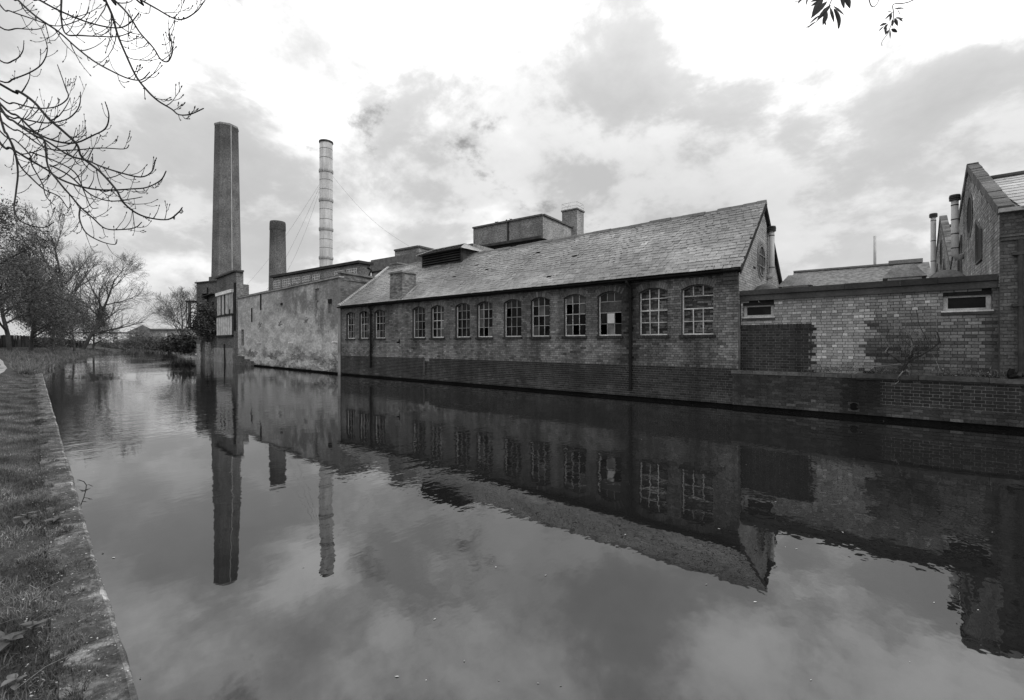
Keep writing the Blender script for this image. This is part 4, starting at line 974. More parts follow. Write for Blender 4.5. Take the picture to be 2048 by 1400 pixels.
mb = MB(); mb.bar(fr(-.05,H+.05,-.05), fr(la+.1,H+.05,-.05), .34, .10, tone=1.15); mb.build('coping', M['concrete'], ren)
mb = MB(); mb.bar(fr(-.05,H+.13,-.08), fr(la+.1,H+.13,-.08), .30, .05); mb.build('coping_felt', M['felt'], ren)
mb = MB(); mb.obox(fr(la/2,-.2,-.3), E*(la/2), Eb*.22, Vector((0,0,.32))); mb.build('footing', M['wet'], ren)
for px, py in ((521.5,686),(585,686),(673.5,684.5)):
    u = su(px); z = zz_at(px, py); mb = MB(); mb.tube([fr(u,z,-.02), fr(u,z,.30)], .075, 10); po = mb.build('drain_spout', M['white'], ren)
for px, y0, y1, w_ in ((522.5,588,620,.11),(504.5,616,644,.05)):
    u = su(px); mb = MB(); mb.obox(fr(u,(zz_at(px,y0)+zz_at(px,y1))/2,.03), E*w_*.5, Eb*.05, Vector((0,0,(zz_at(px,y0)-zz_at(px,y1))/2))); mb.build('iron_strap', M['dark_iron'], ren)
mb = MB(); mb.obox(fr(su(564),zz_at(564,608),.02), E*.16, Eb*.04, Vector((0,0,.09))); mb.build('wall_hook', M['dark_iron'], ren)
# places where the render has fallen off and the bricks show
for k, (px, py, rx, rz) in enumerate(((500,706,1.5,.35),(545,712,1.2,.30),(592,716,1.4,.38),(640,722,1.1,.32),(672,728,.7,.4),(633,610,.28,.55),(560,648,.5,.22),(612,640,.45,.25),(520,650,.4,.3))):
    uc, zc_ = su(px), zz_at(px, py); ph = k*1.7
    ins = lambda u, v: ((u-uc)/rx)**2+((v-zc_)/rz)**2 < .55+.35*math.sin(5*math.atan2((v-zc_)/rz,(u-uc)/rx)+ph)+.2*math.sin(u*9+v*14)
    bricks(ren, fr, uc-rx*1.1, uc+rx*1.1, max(.14, zc_-rz*1.1), zc_+rz*1.1, [], lambda u, v, r: .24*r.uniform(.5,1.35), M['brick'], 'garden', inside=ins, name='exposed_bricks', phase=k)
# brick return wall over the factory roof
B0 = fr(-0.02, 0, 0.0); RB = Vector((0,1,0)); hh0, hh1 = zz_at(683,545), 0
pB = P(760, 559, (Vector((B0.x,0,0))).x/ray(760).x if ray(760).x else 30)
topL, topR = CAM_H+(HY-546)/FPX*B0.dot(D), pB.z
FRt = lambda u, v, n: Vector((XL-.02+n, u, v)); ya_, yb2 = B0.y, pB.y
mb = MB(); mb.face([FRt(ya_,0,0), FRt(yb2,0,0), FRt(yb2,topR,0), FRt(ya_,topL,0)], .13); mb.face([FRt(ya_,0,0), FRt(ya_,0,-.3), FRt(ya_,topL,-.3), FRt(ya_,topL,0)], .3); mb.build('return_wall', M['mortar'], ren)
bricks(ren, FRt, ya_, yb2, 4.2, topL, [], lambda u, v, r: .19*r.uniform(.65,1.3), M['brick'], 'stretcher', inside=lambda u, v: v < topL+(topR-topL)*(u-ya_)/(yb2-ya_)-.05, name='return_bricks')
mb = MB(); mb.bar(FRt(ya_-.05,topL+.06,-.1), FRt(yb2,topR+.06,-.1), .45, .12, tone=.6); mb.build('return_coping', M['concrete'], ren)
mb = MB(); Q = [fr(0,H,-.1), fr(la,H,-.1), fr(la,H,-6), fr(0,H,-6)]; mb.face([v-Vector((0,0,.15)) for v in Q]); mb.build('flat_roof', M['felt'], ren)
# ------------------------------------------------------------------ chimneys
def ngon_shaft(name, cen, prof, n, mat, parent, rot=0.0, tones=None, smooth=False):
    mb = MB(); b0 = 0
    for (z, r_) in prof:
        for k in range(n): a = rot+2*math.pi*k/n; mb.v.append((cen.x+r_*math.cos(a), cen.y+r_*math.sin(a), z))
    for i in range(len(prof)-1):
        for k in range(n): a = i*n+k; b = i*n+(k+1) % n; mb.f.append((a, b, b+n, a+n)); mb.t.append(tones[k % len(tones)] if tones else 1.0)
    mb.f.append(tuple(range((len(prof)-1)*n, len(prof)*n))); mb.t.append(.2)
    return mb.build(name, mat, parent, smooth=smooth)
def X2(py, z): return CAM_H+(HY-py)/FPX*z
zc = 95.0; cen = P(453.5, 690, zc); cen.z = 0
ch = empty('octagonal_chimney', cen, 'tallest factory chimney, tapering octagonal brick shaft at the left', 'chimney')
rt, rb = 20.8/FPX*zc, 26.2/FPX*zc; zt_ = X2(257, zc)
hd = math.atan2(-cen.y, -cen.x)                           # towards the camera
ngon_shaft('shaft', cen, [(0, rb*1.12), (X2(545,zc), rb), (zt_, rt)], 8, far_brick('chimney_brickwork', .17, amt=.42, soot=zt_-4), ch, rot=hd+math.radians(14))
ngon_shaft('rim', cen, [(zt_-.1, rt*1.0), (zt_+.0, rt*1.04), (zt_+.35, rt*1.04)], 8, M['concrete'], ch, rot=hd+math.radians(14))
mb = MB(); a_ = hd+math.radians(20); v_ = lambda r_: Vector((cen.x+r_*math.cos(a_), cen.y+r_*math.sin(a_), 0))
p0, p1 = v_(rb*.985+.05), v_(rt*.985+.05); mb.bar((p0.x,p0.y,X2(545,zc)), (p1.x,p1.y,zt_), .16, .06, tone=.9); mb.build('lightning_strap', M['lead'], ch)
zc = 85.0; cen = P(555.5, 690, zc); cen.z = 0
c2o = empty('round_chimney', cen, 'shorter round brick chimney between the tall chimney and the steel stack', 'chimney')
rt, rb = 14.2/FPX*zc, 16.5/FPX*zc; zt_ = X2(444, zc)
ngon_shaft('shaft', cen, [(0, rb*1.1), (X2(585,zc), rb), (zt_-1.6, rt*1.01), (zt_-1.6, rt*1.05), (zt_-.3, rt*1.03), (zt_, rt*.98)], 18, far_brick('old_chimney_brickwork', .165, amt=.45, soot=zt_-3), c2o, smooth=False)
zc = 60.0; cen = P(652.3, 690, zc); cen.z = 0
st = empty('steel_stack', cen, 'slender pale steel flue stack with collar bands held by guy wires', 'chimney')
rs = 12.3/FPX*zc; zt_ = X2(284, zc)
ngon_shaft('shaft', cen, [(0, rs), (zt_, rs)], 28, M['steel'], st, smooth=True)
for py in (343, 401, 459, 516):
    z = X2(py, zc); ngon_shaft('collar', cen, [(z-.24, rs*1.0), (z-.22, rs*1.09), (z+.0, rs*1.13), (z+.16, rs*1.10), (z+.18, rs*1.0)], 28, M['steel'], st)
for py in (300, 318, 362, 381, 420, 440, 480, 497, 535, 550):
    z = X2(py, zc); ngon_shaft('seam', cen, [(z-.02, rs*1.004), (z-.02, rs*1.012), (z+.02, rs*1.012), (z+.02, rs*1.004)], 28, M['felt'], st)
ngon_shaft('rim', cen, [(zt_-.2, rs*1.02), (zt_-.2, rs*1.10), (zt_, rs*1.10), (zt_+.02, rs*.9)], 28, M['felt'], st)
top = X2(352, zc)
for q in (P(487,577,96), P(572,548,74), P(818,492,60), P(527,590,80)):
    a = Vector((cen.x, cen.y, top)); d = (q-a); d2 = Vector((d.x,d.y,0)).normalized(); a = a+d2*rs*1.03
    n = 10; pts = [a+(q-a)*(i/n)+Vector((0,0,-1.0*math.sin(math.pi*i/n))) for i in range(n+1)]; mb = MB(); mb.tube(pts, .012, 4); mb.build('guy_wire', M['concrete'], st)
# ------------------------------------------------------------------ clad tower and derelict building at the canal bend
tw = empty('clad_tower', P(455,726,46), 'brick tower with pale corrugated cladding standing in the canal before the tall chimney', 'tower')
TA = dirL(95); TB = perp(TA); C = P(473, 543, 43.5); lA = reach(C, TA, 434); lB = reach(C, TB, 487); mb = MB(); block(mb, C, lA, lB, -.4, .125, .20, TA, TB); mb.build('wall', M['far_brick'], tw)
tf = lambda s_, z_, n_: Vector((C.x, C.y, 0))+TA*s_-TB*n_+Vector((0,0,z_)); ts = lambda px: reach(C, TA, px); tz = lambda px, py: CAM_H+(HY-py)/FPX*(C+TA*ts(px)).dot(D)
mb = MB(); mb.bar(tf(-.05,C.z+.08,0), tf(lA+.1,C.z+.08,0), .4, .16, tone=.3); mb.bar(tf(0,C.z+.08,0), tf(0,C.z+.08,-lB), .4, .16, tone=.3); mb.build('coping', M['concrete'], tw)
s0, s1 = ts(467), ts(435.5); zA, zB, zCc = tz(451,588), tz(451,631), tz(451,672)
mb = MB(); mb.obox(tf((s0+s1)/2,tz(451,586),.10), TA*((s1-s0)/2+.05), TB*.12, Vector((0,0,.16)), 1.25); mb.build('lintel', M['paint'], tw)
mb = MB(); mb.obox(tf((s0+s1)/2,(zA+zB)/2,.012), TA*((s1-s0)/2), TB*.02, Vector((0,0,(zA-zB)/2)), .5); mb.build('dark_backing', M['timber_dark'], tw)
nb = 13; r = random.Random(12)
for k in range(nb):
    if k in (6, 9): continue
    sa = s0+(s1-s0)*(k+.06)/nb; sb_ = s0+(s1-s0)*(k+r.uniform(.72,.95))/nb; zb_ = zB+.08+(0 if r.random() < .7 else r.uniform(.1,.7))
    mb = MB(); mb.obox(tf((sa+sb_)/2,(zA+zb_)/2-.05,.05), TA*((sb_-sa)/2), TB*.02, Vector((0,0,(zA-zb_)/2)), .75*r.uniform(.6,1.15)); mb.build('plank', M['paint'], tw)
mb = MB(); nc = 14
for k in range(nc):
    a0, a1 = s0+(s1-s0)*k/nc, s0+(s1-s0)*(k+1)/nc; n0, n1 = (.03,.10) if k % 2 else (.10,.03); mb.face([tf(a0,zCc,n0), tf(a1,zCc,n1), tf(a1,zB-.1,n1), tf(a0,zB-.1,n0)], .85 if k % 2 else .30)
mb.build('corrugated_sheet', M['paint'], tw)
for z in (zB, zCc): mb = MB(); mb.obox(tf((s0+s1)/2,z,.08), TA*((s1-s0)/2+.06), TB*.08, Vector((0,0,.09))); mb.build('rail', M['timber_dark'], tw)
mb = MB(); mb.obox(tf(ts(471),(C.z-2.5+3.0)/2+.8,.05), TA*.14, TB*.06, Vector((0,0,(C.z-4.2)/2)), .7); mb.build('pier', M['timber_dark'], tw)
mb = MB(); mb.obox(tf((s0+s1)/2-.1,.55,.12), TA*(lA/2), TB*.12, Vector((0,0,.95)), 1.0); mb.build('concrete_base', M['concrete'], tw)
q = C+TB*lB; q.z = X2(568, q.dot(D)); l2 = reach(q, TB, 500); mb = MB(); p = [q+TA*.3, q+TA*3, q+TA*3+TB*l2, q+TA*.3+TB*l2]; lo = [Vector((v.x,v.y,3)) for v in p]
for i in range(4): mb.face([lo[i], lo[(i+1) % 4], p[(i+1) % 4], p[i]], .19)
mb.face(p, .1); mb.build('rear_wall', M['far_brick'], tw)
mb = MB(); s_ = ts(457); mb.bar(tf(s_,-.2,.3), tf(s_+.3,1.9,.28), .12, .12); mb.build('mooring_post', M['timber_dark'], tw)
for k, (pa, pb, h_) in enumerate(((475,489,712),(488,500,718),(499,508,722))):   # stepped brick toe
    u0, u1 = su(pb), su(pa); z = zz_at((pa+pb)/2, h_); mb = MB(); mb.obox(fr((u0+u1)/2,z/2-.1,.12), E*((u1-u0)/2), Eb*.12, Vector((0,0,z/2+.1)), .11); mb.build('toe_step', M['far_brick'], tw)
# derelict building
de = empty('derelict_building', P(412,716,58), 'derelict ivy-hung brick building with broken openings left of the clad tower', 'building')
A2 = P(437, 718, 56.5); A2.z = 0; B2 = P(393, 716, 58.5); B2.z = 0; dE = (B2-A2).normalized(); dL = (B2-A2).length; dN = perp(dE)
df = lambda s_, z_, n_=0.0: A2+dE*s_-dN*n_+Vector((0,0,z_)); dsx = lambda px: reach(A2, dE, px); dz = lambda px, py: CAM_H+(HY-py)/FPX*(A2+dE*dsx(px)).dot(D)
def drect(p0, p1, y0, y1): return dict(u0=dsx(p1), u1=dsx(p0), v0=dz((p0+p1)/2,y1), v1=dz((p0+p1)/2,y0))
DO = [drect(424,429,604,617), drect(404,415,587,599), drect(397,402,619,637), drect(407,413,620,632)]
mb = MB(); zt2 = dz(410, 565); cols_ = sorted(DO, key=lambda o: o['u0'])
frd = lambda u, v, n: df(u, v, n)
def grid_wall(mb, fr_, u0, u1, v0, v1, ops, tone):
    us = sorted({u0, u1} | {o[k] for o in ops for k in ('u0','u1')}); vs = sorted({v0, v1} | {o[k] for o in ops for k in ('v0','v1')})
    for a, b in zip(us, us[1:]):
        for c, d in zip(vs, vs[1:]):
            if any(o['u0'] <= (a+b)/2 <= o['u1'] and o['v0'] <= (c+d)/2 <= o['v1'] for o in ops): continue
            mb.face([fr_(a,c,0), fr_(b,c,0), fr_(b,d,0), fr_(a,d,0)], tone)
    for o in ops:
        c = [(o['u0'],o['v0']),(o['u1'],o['v0']),(o['u1'],o['v1']),(o['u0'],o['v1'])]
        for p, q in zip(c, c[1:]+c[:1]): mb.face([fr_(*p,0), fr_(*q,0), fr_(*q,-.35), fr_(*p,-.35)], tone)
        mb.face([fr_(*p,-.34) for p in c], .012)
grid_wall(mb, frd, 0, dL, -.4, zt2, DO, .135); e1, e2 = df(0,0,-4), df(dL,0,-4)
mb.face([df(dL,-.4), e2+Vector((0,0,-.4)), e2+Vector((0,0,zt2)), df(dL,zt2)], .1); mb.face([df(0,zt2), df(dL,zt2), e2+Vector((0,0,zt2)), e1+Vector((0,0,zt2))], .1)
mb.build('wall', M['far_brick'], de)
mb = MB(); mb.bar(df(-.2,zt2+.06), df(dL+.1,zt2+.06), .35, .14, tone=.3); mb.build('coping', M['concrete'], de)
mb = MB(); s_ = dsx(430); mb.obox(df(s_,dz(430,556)/2,-1.2), dE*1.6, dN*1.0, Vector((0,0,dz(430,548)/2)), .14); mb.build('chimney_base', M['far_brick'], de)
for px, y0, y1 in ((416.5,575,690),(397,690,715)): mb = MB(); mb.tube([df(dsx(px),dz(px,y0),.1), df(dsx(px),dz(px,y1),.1)], .07, 6); mb.build('rainwater_pipe', M['dark_iron'], de)
mb = MB(); s_ = dsx(424); mb.bar(df(s_-1,dz(424,588),.3), df(s_+1.2,dz(424,594),.3), .7, .08); mb.build('lean_to_roof', M['felt'], de)
mb = MB(); q0 = df(dL,0); z1_, z2_, z3_ = dz(393,603), dz(393,643), dz(393,655); oo = dE*.9      # timber hoist box on the far corner
mb.obox(q0+oo*.5+Vector((0,0,z3_))-dN*.2, dE*.5, dN*.6, Vector((0,0,.08))); mb.obox(q0+oo*.5+Vector((0,0,z1_))-dN*.2, dE*.5, dN*.6, Vector((0,0,.09)))
for s_ in (.0, .85): mb.bar(q0+dE*s_-dN*.7+Vector((0,0,z3_)), q0+dE*s_-dN*.7+Vector((0,0,z1_)), .07, .07)
mb.bar(q0+dE*.85-dN*.7+Vector((0,0,z3_+.3)), q0-dN*.7+Vector((0,0,z2_+1.2)), .08, .08); mb.obox(q0+dE*.3-dN*.65+Vector((0,0,(z1_+z3_)/2)), dE*.3, dN*.03, Vector((0,0,(z1_-z3_)/2)), 2.5); mb.build('timber_hoist', M['timber_dark'], de)
for k, (pa, pb, yt, tn, nn) in enumerate(((396,404,688,.34,.16),(404,413,694,.12,.10),(413,423,684,.24,.2),(423,434,697,.30,.12))):
    s0, s1 = dsx(pb), dsx(pa); z = dz((pa+pb)/2, yt); mb = MB(); mb.obox(df((s0+s1)/2,z/2-.2,nn/2), dE*((s1-s0)/2), dN*(nn/2), Vector((0,0,z/2+.2)), tn); mb.build('patched_foot', M['far_brick'], de)
# ------------------------------------------------------------------ long slate roof far behind the flat building
fs = empty('slate_roofed_shed', P(1720,690,38), 'distant long slate-roofed building behind the flat roof', 'building')
SA = dirL(-206); SB = perp(SA); C = P(1858, 523.5, 36); la_ = reach(C, SA, 1587); mb = MB(); h = 4.2; k = 5.0
e = [C+SA*la_, C, C-SB*k+Vector((0,0,-h)), C+SA*la_-SB*k+Vector((0,0,-h))]; e2 = [C+SA*la_, C, C+SB*k+Vector((0,0,-h)), C+SA*la_+SB*k+Vector((0,0,-h))]
mb.face(e, 1); mb.face(e2, 1); t_ = NT('fine_slate_roof'); n1 = t_.noise(3.4, 4, .6, stretch=(1,1,3.0)); v = t_.math('MULTIPLY', .20, t_.map(n1, .3, .7, .55, 1.45)); fsm = t_.done(v, .6, .35, bump=n1, bdist=.03)
ro = mb.build('roof', fsm, fs); mb = MB(); zb = e[2].z
for (p, q) in ((e[3],e[2]),(e2[3],e2[2])): mb.face([Vector((p.x,p.y,.8)), Vector((q.x,q.y,.8)), q, p], .2)
mb.face([Vector((e[3].x,e[3].y,.8)), e[3], e[0], e2[3], Vector((e2[3].x,e2[3].y,.8))], .3); mb.face([Vector((e[2].x,e[2].y,.8)), e[2], e[1], e2[2], Vector((e2[2].x,e2[2].y,.8))], .3); mb.build('wall', M['far_brick'], fs)
mb = MB(); mb.bar(e[0]+Vector((0,0,.05)), C+SA*reach(C,SA,1777)+Vector((0,0,.05)), .3, .14, tone=.18); mb.bar(C+SA*reach(C,SA,1777)+Vector((0,0,.16)), C+SA*reach(C,SA,1845)+Vector((0,0,.16)), .4, .3, tone=.2); mb.build('ridge', M['slate'], fs)
q = P(1749.5, 530, 44); mb = MB(); mb.tube([(q.x,q.y,7), (q.x,q.y,X2(472,44))], .115, 10); o = mb.build('slim_flue', M['steel'], smooth=True); tag(o, 'slim pale metal flue rising behind the distant slate roof', 'flue')
# ------------------------------------------------------------------ things at the far end of the canal
br = empty('canal_bridge', P(225,690,150), 'flat pale bridge with railings crossing the far end of the canal', 'bridge')
q0, q1 = P(120, 672, 150), P(268, 672, 150)
for (y0, y1, tn, nm, d_) in ((664,667,.5,'parapet_beam',1.2),(668.5,674,2.6,'deck_beam',1.5),(677.5,681,2.8,'lower_pipe',.8)):
    mb = MB(); a, b = P(120,(y0+y1)/2,150), P(268,(y0+y1)/2+.3,150); mb.bar(a, b, d_, (y1-y0)/FPX*150, tone=tn); mb.build(nm, M['concrete'], br)
for px in (140, 170, 200, 232, 262):
    mb = MB(); mb.bar(P(px,694,150.5), P(px,666,150.5), .8, .8, up=Vector((0,1,0)), tone=.6); mb.build('pier', M['concrete'], br)
def far_shed(name, label, pxa, pxb, yt, z, tone, gable=0.0, deep=14, zb=.8, cat='shed'):
    g = empty(name, P((pxa+pxb)/2, 690, z), label, cat); a = P(pxa,yt,z); b = P(pxb,yt,z); mb = MB(); dd = D*deep; lo = lambda v: Vector((v.x,v.y,zb))
    for p, q in ((a,b),(b,b+dd),(b+dd,a+dd),(a+dd,a)): mb.face([lo(p), lo(q), q, p], tone)
    if gable: m = (a+b)/2+Vector((0,0,gable/FPX*z)); mb.face([a,b,m], tone)
    mb.build('wall', M['far_brick'], g); mb = MB(); up = Vector((0,0,.08)); s_ = R*.5
    if gable:
        mb.face([a-s_+up, m+up, m+dd+up, a+dd-s_+up], .34); mb.face([m+up, b+s_+up, b+s_+dd+up, m+dd+up], .42)
    else: mb.face([a-s_+up-D*.3, b+s_+up-D*.3, b+s_+dd+up, a-s_+dd+up], .34); mb.bar(a-s_-D*.3, b+s_-D*.3, .3, .45, tone=.15)
    mb.build('roof', M['slate'], g); return g
far_shed('gabled_shed', 'distant pale gabled shed roof beyond the canal bend', 258, 312, 664, 165, .2, gable=13.5)
sh = far_shed('clad_shed', 'distant flat-roofed shed with pale cladding at the canal bend', 299, 376, 659, 135, .36)
for (pa, pb, y0, y1, tn) in ((303,309,678,688,.9),(311,318,677,688,.25),(331,334,667,673,1.2)):
    a, b = P(pa,y1,134.8), P(pb,y0,134.8); mb = MB(); mb.face([a, Vector((b.x,b.y,a.z)), b, Vector((a.x,a.y,b.z))], tn); mb.build('door', M['paint'], sh)
mb = MB(); a, b = P(310,691,128), P(352,691,128); a.z = b.z = 1.2; mb.bar(a, b, .6, 2.0, tone=.9); mb.bar(a+Vector((0,0,1.2)), b+Vector((0,0,1.2)), .8, .25, tone=.4); o = mb.build('concrete_quay', M['concrete']); tag(o, 'low concrete quay wall in front of the far shed', 'wall')
# ------------------------------------------------------------------ trees
def grow(base, h, seed, trunk_r, lean=(0,0), levels=4, splits=(5,7,6,5), ang=0.75, up=0.25, clear=0.25, lfrac=0.62, wig=0.10, shrink=.60):
    """recursive skeleton: lists of (points, radii, level) plus twig tips"""
    r = random.Random(seed); out = []; tips = []
    def limb(p, d, L, rad, lev):
        n = 5 if lev < 2 else 4; pts = [p.copy()]; rs = [rad]; dd = d.copy()
        for i in range(n):
            dd = (dd + Vector((r.uniform(-wig,wig), r.uniform(-wig,wig), r.uniform(-wig,wig)+up*.12)) ).normalized(); p = p+dd*(L/n); pts.append(p.copy()); rs.append(rad*(1-.72*(i+1)/n))
        out.append((pts, rs, lev))
        if lev >= levels: tips.extend(pts[1:]); return
        k = splits[min(lev, len(splits)-1)]
        for j in range(k):
            t = (clear if lev == 0 else .18)+(1-(clear if lev == 0 else .18))*(j+r.random()*.8)/k; t = min(t, .98); i = min(int(t*n), n-1); f = t*n-i; q = pts[i]*(1-f)+pts[i+1]*f
            ax = (pts[i+1]-pts[i]).normalized(); a = r.uniform(0, 2*math.pi)+j*2.4; s1 = ax.orthogonal().normalized(); s2 = ax.cross(s1); th = ang*r.uniform(.65,1.25)
            nd = (ax*math.cos(th)+(s1*math.cos(a)+s2*math.sin(a))*math.sin(th)+Vector((0,0,up))).normalized(); limb(q, nd, L*lfrac*(1.05-.55*t)*r.uniform(.8,1.2), rs[i]*shrink, lev+1)
    limb(Vector(base), Vector((lean[0],lean[1],1)).normalized(), h*.72, trunk_r, 0); return out, tips
def tree(name, label, base, h, seed, trunk_r, leaves=0, lsize=.16, mat='twig', lmat='leaf', group=None, tone=1.0, minr=.012, cat='tree', droop=0, spread=.35, **kw):
    t = empty(name, base, label, cat, group); sk, tips = grow(base, h, seed, trunk_r, **kw); tr = MB(); tw_ = MB()
    for pts, rs, lev in sk:
        if lev <= 1: tr.tube(pts, [max(x, minr*1.5) for x in rs], 7 if lev == 0 else 5, cap=False)
        else: tw_.tube(pts, [max(x, minr) for x in rs], 3, cap=False, tone=tone)
    tr.build('trunk', M['bark'], t, smooth=True); tw_.build('crown', M[mat], t)
    if leaves: leaf_cloud('foliage', tips, leaves, lsize, t, M[lmat], seed, spread, tone)
    return t
def leaf_cloud(name, tips, n, size, parent, mat, seed, spread=.35, tone=1.0, kind='stuff', aspect=.5):
    g = np.random.default_rng(seed); T = np.array([tuple(p) for p in tips]); c = T[g.integers(0, len(T), n)] + g.normal(0, spread, (n,3))
    a = g.normal(0,1,(n,3)); a /= np.linalg.norm(a,axis=1,keepdims=True); b = np.cross(a, g.normal(0,1,(n,3))); b /= np.linalg.norm(b,axis=1,keepdims=True)
    s = size*g.uniform(.5,1.3,(n,1)); a = a*s; b = b*s*aspect
    V = np.stack([c-a, c+b*.9-a*.1, c+a, c-b*.9-a*.1], 1).reshape(-1,3); F = np.arange(4*n).reshape(n,4)
    return np_mesh(name, V, F, mat, parent, tone=g.uniform(.5,1.6,n)*tone, kind=kind)
GL = 'trees along the towpath'
def gpt(px, z, drop=0):                                     # ground point under a pixel column at depth z
    q = D*z+R*((px-CX)/FPX*z); q.z = ground_h(q.x, q.y)-.1; return q
# dense ivy-clad and budding trees on the towpath side
dense = [(-60,36,15.5,3,.24,13000,'dense dark leafy tree cut by the left edge of the photo'), (20,48,13.5,4,.22,12000,'dense dark ivy-clad tree at the left edge above the fence'),
         (62,54,11.5,5,.20,11000,'dark leafy tree third from the left edge above the towpath'), (106,60,9.8,6,.18,9000,'bushy dark tree in the middle of the towpath row'),
         (150,70,9.4,7,.18,8000,'rounded leafy tree near the water end of the towpath row'), (186,84,9.2,8,.17,7000,'last small leafy tree of the towpath row beside the bridge')]
for (px, z, h, sd, tr_, nl, lb) in dense:
    tree('towpath_tree', lb, gpt(px, z), h, sd, tr_, leaves=int(nl*1.6), lsize=.095, lmat='leaf', group=GL, levels=4, splits=(9,7,6,4), ang=1.0, up=.05, clear=.16, lfrac=.60, spread=.50, minr=.012)
# bare trees
tree('bare_tree', 'tall bare tree with fan-shaped crown behind the dark towpath trees', gpt(124, 80), 27.0, 21, .32, levels=4, splits=(11,9,7,5), ang=.70, up=.16, clear=.26, lfrac=.60, minr=.012, group=GL)
tree('bare_tree', 'bare tree leaning right over the water with spreading limbs', gpt(165, 80), 19.0, 33, .32, lean=(.05,.40), levels=4, splits=(10,9,7,5), ang=.85, up=.10, clear=.10, lfrac=.72, minr=.011, group=GL)
tree('bare_tree', 'slim bare tree between the dark trees and the tall one', gpt(70, 84), 22.0, 45, .26, levels=4, splits=(10,9,7,4), ang=.7, up=.16, clear=.28, lfrac=.6, minr=.012, group=GL)
q = P(366, 690, 82); q.z = .9
tree('bare_tree', 'small bare bushy tree beside the derelict building at the canal bend', q, 11.5, 52, .15, levels=4, splits=(11,9,7,4), ang=.85, up=.18, clear=.04, lfrac=.74, minr=.011)
q = P(283, 672, 172); q.z = 1
tree('bare_tree', 'tiny bare tree showing above the distant gabled shed', q, 8.5, 57, .16, levels=3, splits=(8,7,6), ang=.6, up=.2, clear=.2, lfrac=.55, minr=.02)
# bushes
def bush(label, c, rx, rz, n, size, seed, name='bush', tone=1.0, mat='ivy', flat=1.0):
    c = Vector(c); t = empty(name, c, label, 'bush', 'bushes along the far canal'); r = random.Random(seed); mb = MB(); tips = []
    for k in range(26):
        a = r.uniform(0, 2*math.pi); e = r.uniform(.15, 1.45); L = r.uniform(.6,1.05); d = Vector((math.cos(a)*math.cos(e)*rx*flat, math.sin(a)*math.cos(e)*rx, math.sin(e)*rz))*L
        pts = [c, c+d*.35+Vector((0,0,.05*rz)), c+d*.7+Vector((r.uniform(-.1,.1)*rx,r.uniform(-.1,.1)*rx,0)), c+d]; mb.tube(pts, [.04,.03,.02,.01], 3, cap=False); tips += [pts[1], pts[2], pts[2], pts[3], pts[3]]
    mb.build('stems', M['twig'], t, kind='stuff'); leaf_cloud('foliage', tips, n, size, t, M[mat], seed, .16*rx, tone); return t
for (px, py, z, rx, rz, lb, tn) in ((372,700,66,2.2,3.2,'dark evergreen bush at the waterline left of the derelict building',.8), (300,696,118,4.2,3.6,'low dark bush under the clad shed at the far bank',1.8), (272,697,128,4.0,4.6,'dark bush in front of the distant gabled shed',1.7), (240,697,138,5.0,1.5,'hazy low bush in front of the bridge',2.0), (203,696,120,4.0,1.4,'low bush at the tip of the grassy bank',1.8), (345,697,92,3.0,2.8,'spreading dark bush below the small bare tree',.9)):
    q = P(px, py, z); q.z = .5; bush(lb, q, rx, rz, 3200, .20, int(px), tone=tn)  # tone lightens the farther bushes, haze painted into their colour
# ivy hanging on the derelict wall
iv = empty('ivy', df(dsx(415),dz(415,690),.3), 'dark ivy clump hanging over the wall of the derelict building', 'ivy'); tips = []; r = random.Random(77); mb = MB()
for k in range(90):
    px = r.gauss(419, 7); py = min(max(r.gauss(645, 12), 616), 674); px = min(max(px, 396), 433); tips.append(df(dsx(px), dz(px,py), r.uniform(.1,.9)))
for k in range(9):
    px = 398+4*k; a = df(dsx(px), dz(px,712-r.random()*25), .12); mb.tube([a, (a+tips[k])/2+Vector((0,0,.3)), tips[k]], .03, 4, cap=False)
mb.build('stems', M['bark'], iv); leaf_cloud('foliage', tips, 6500, .15, iv, M['ivy'], 5, .42)
# wooden fence behind the towpath
fn = empty('board_fence', gpt(60, 62), 'long dark board fence behind the towpath trees', 'fence'); a, b = gpt(-70, 52), gpt(172, 88); n = 120; fme = None
for k in range(n):
    q = a+(b-a)*(k/n); h = 1.65+random.uniform(-.06,.06); dd = (b-a).normalized(); w_ = (b-a).length/n
    if fme is None: mb = MB(); mb.obox((0,0,.9), Vector((w_*.46,0,0)), Vector((0,.02,0)), Vector((0,0,.9))); o = mb.build('board', M['timber_dark'], fn); fme = o.data; o.data.transform(Matrix.Translation(WL[fn.name]))
    else: o = bpy.data.objects.new('board', fme); COL.objects.link(o); o.parent = fn
    q = Vector((q.x, q.y, ground_h(q.x, q.y)-.05)); o.location = q-WL[fn.name]; o.rotation_euler = (random.uniform(-.03,.03), random.uniform(-.02,.02), math.atan2(dd.y, dd.x)); c = random.uniform(.5,1.5); o.color = (c,c,c,1); o.scale = (1,1,h/1.8)
mb = MB()
for z in (.5, 1.3): mb.bar(a+Vector((0,0,z))-Vector((0,.06,0)), b+Vector((0,0,z))-Vector((0,.06,0)), .06, .09)
mb.build('rail', M['timber_dark'], fn)
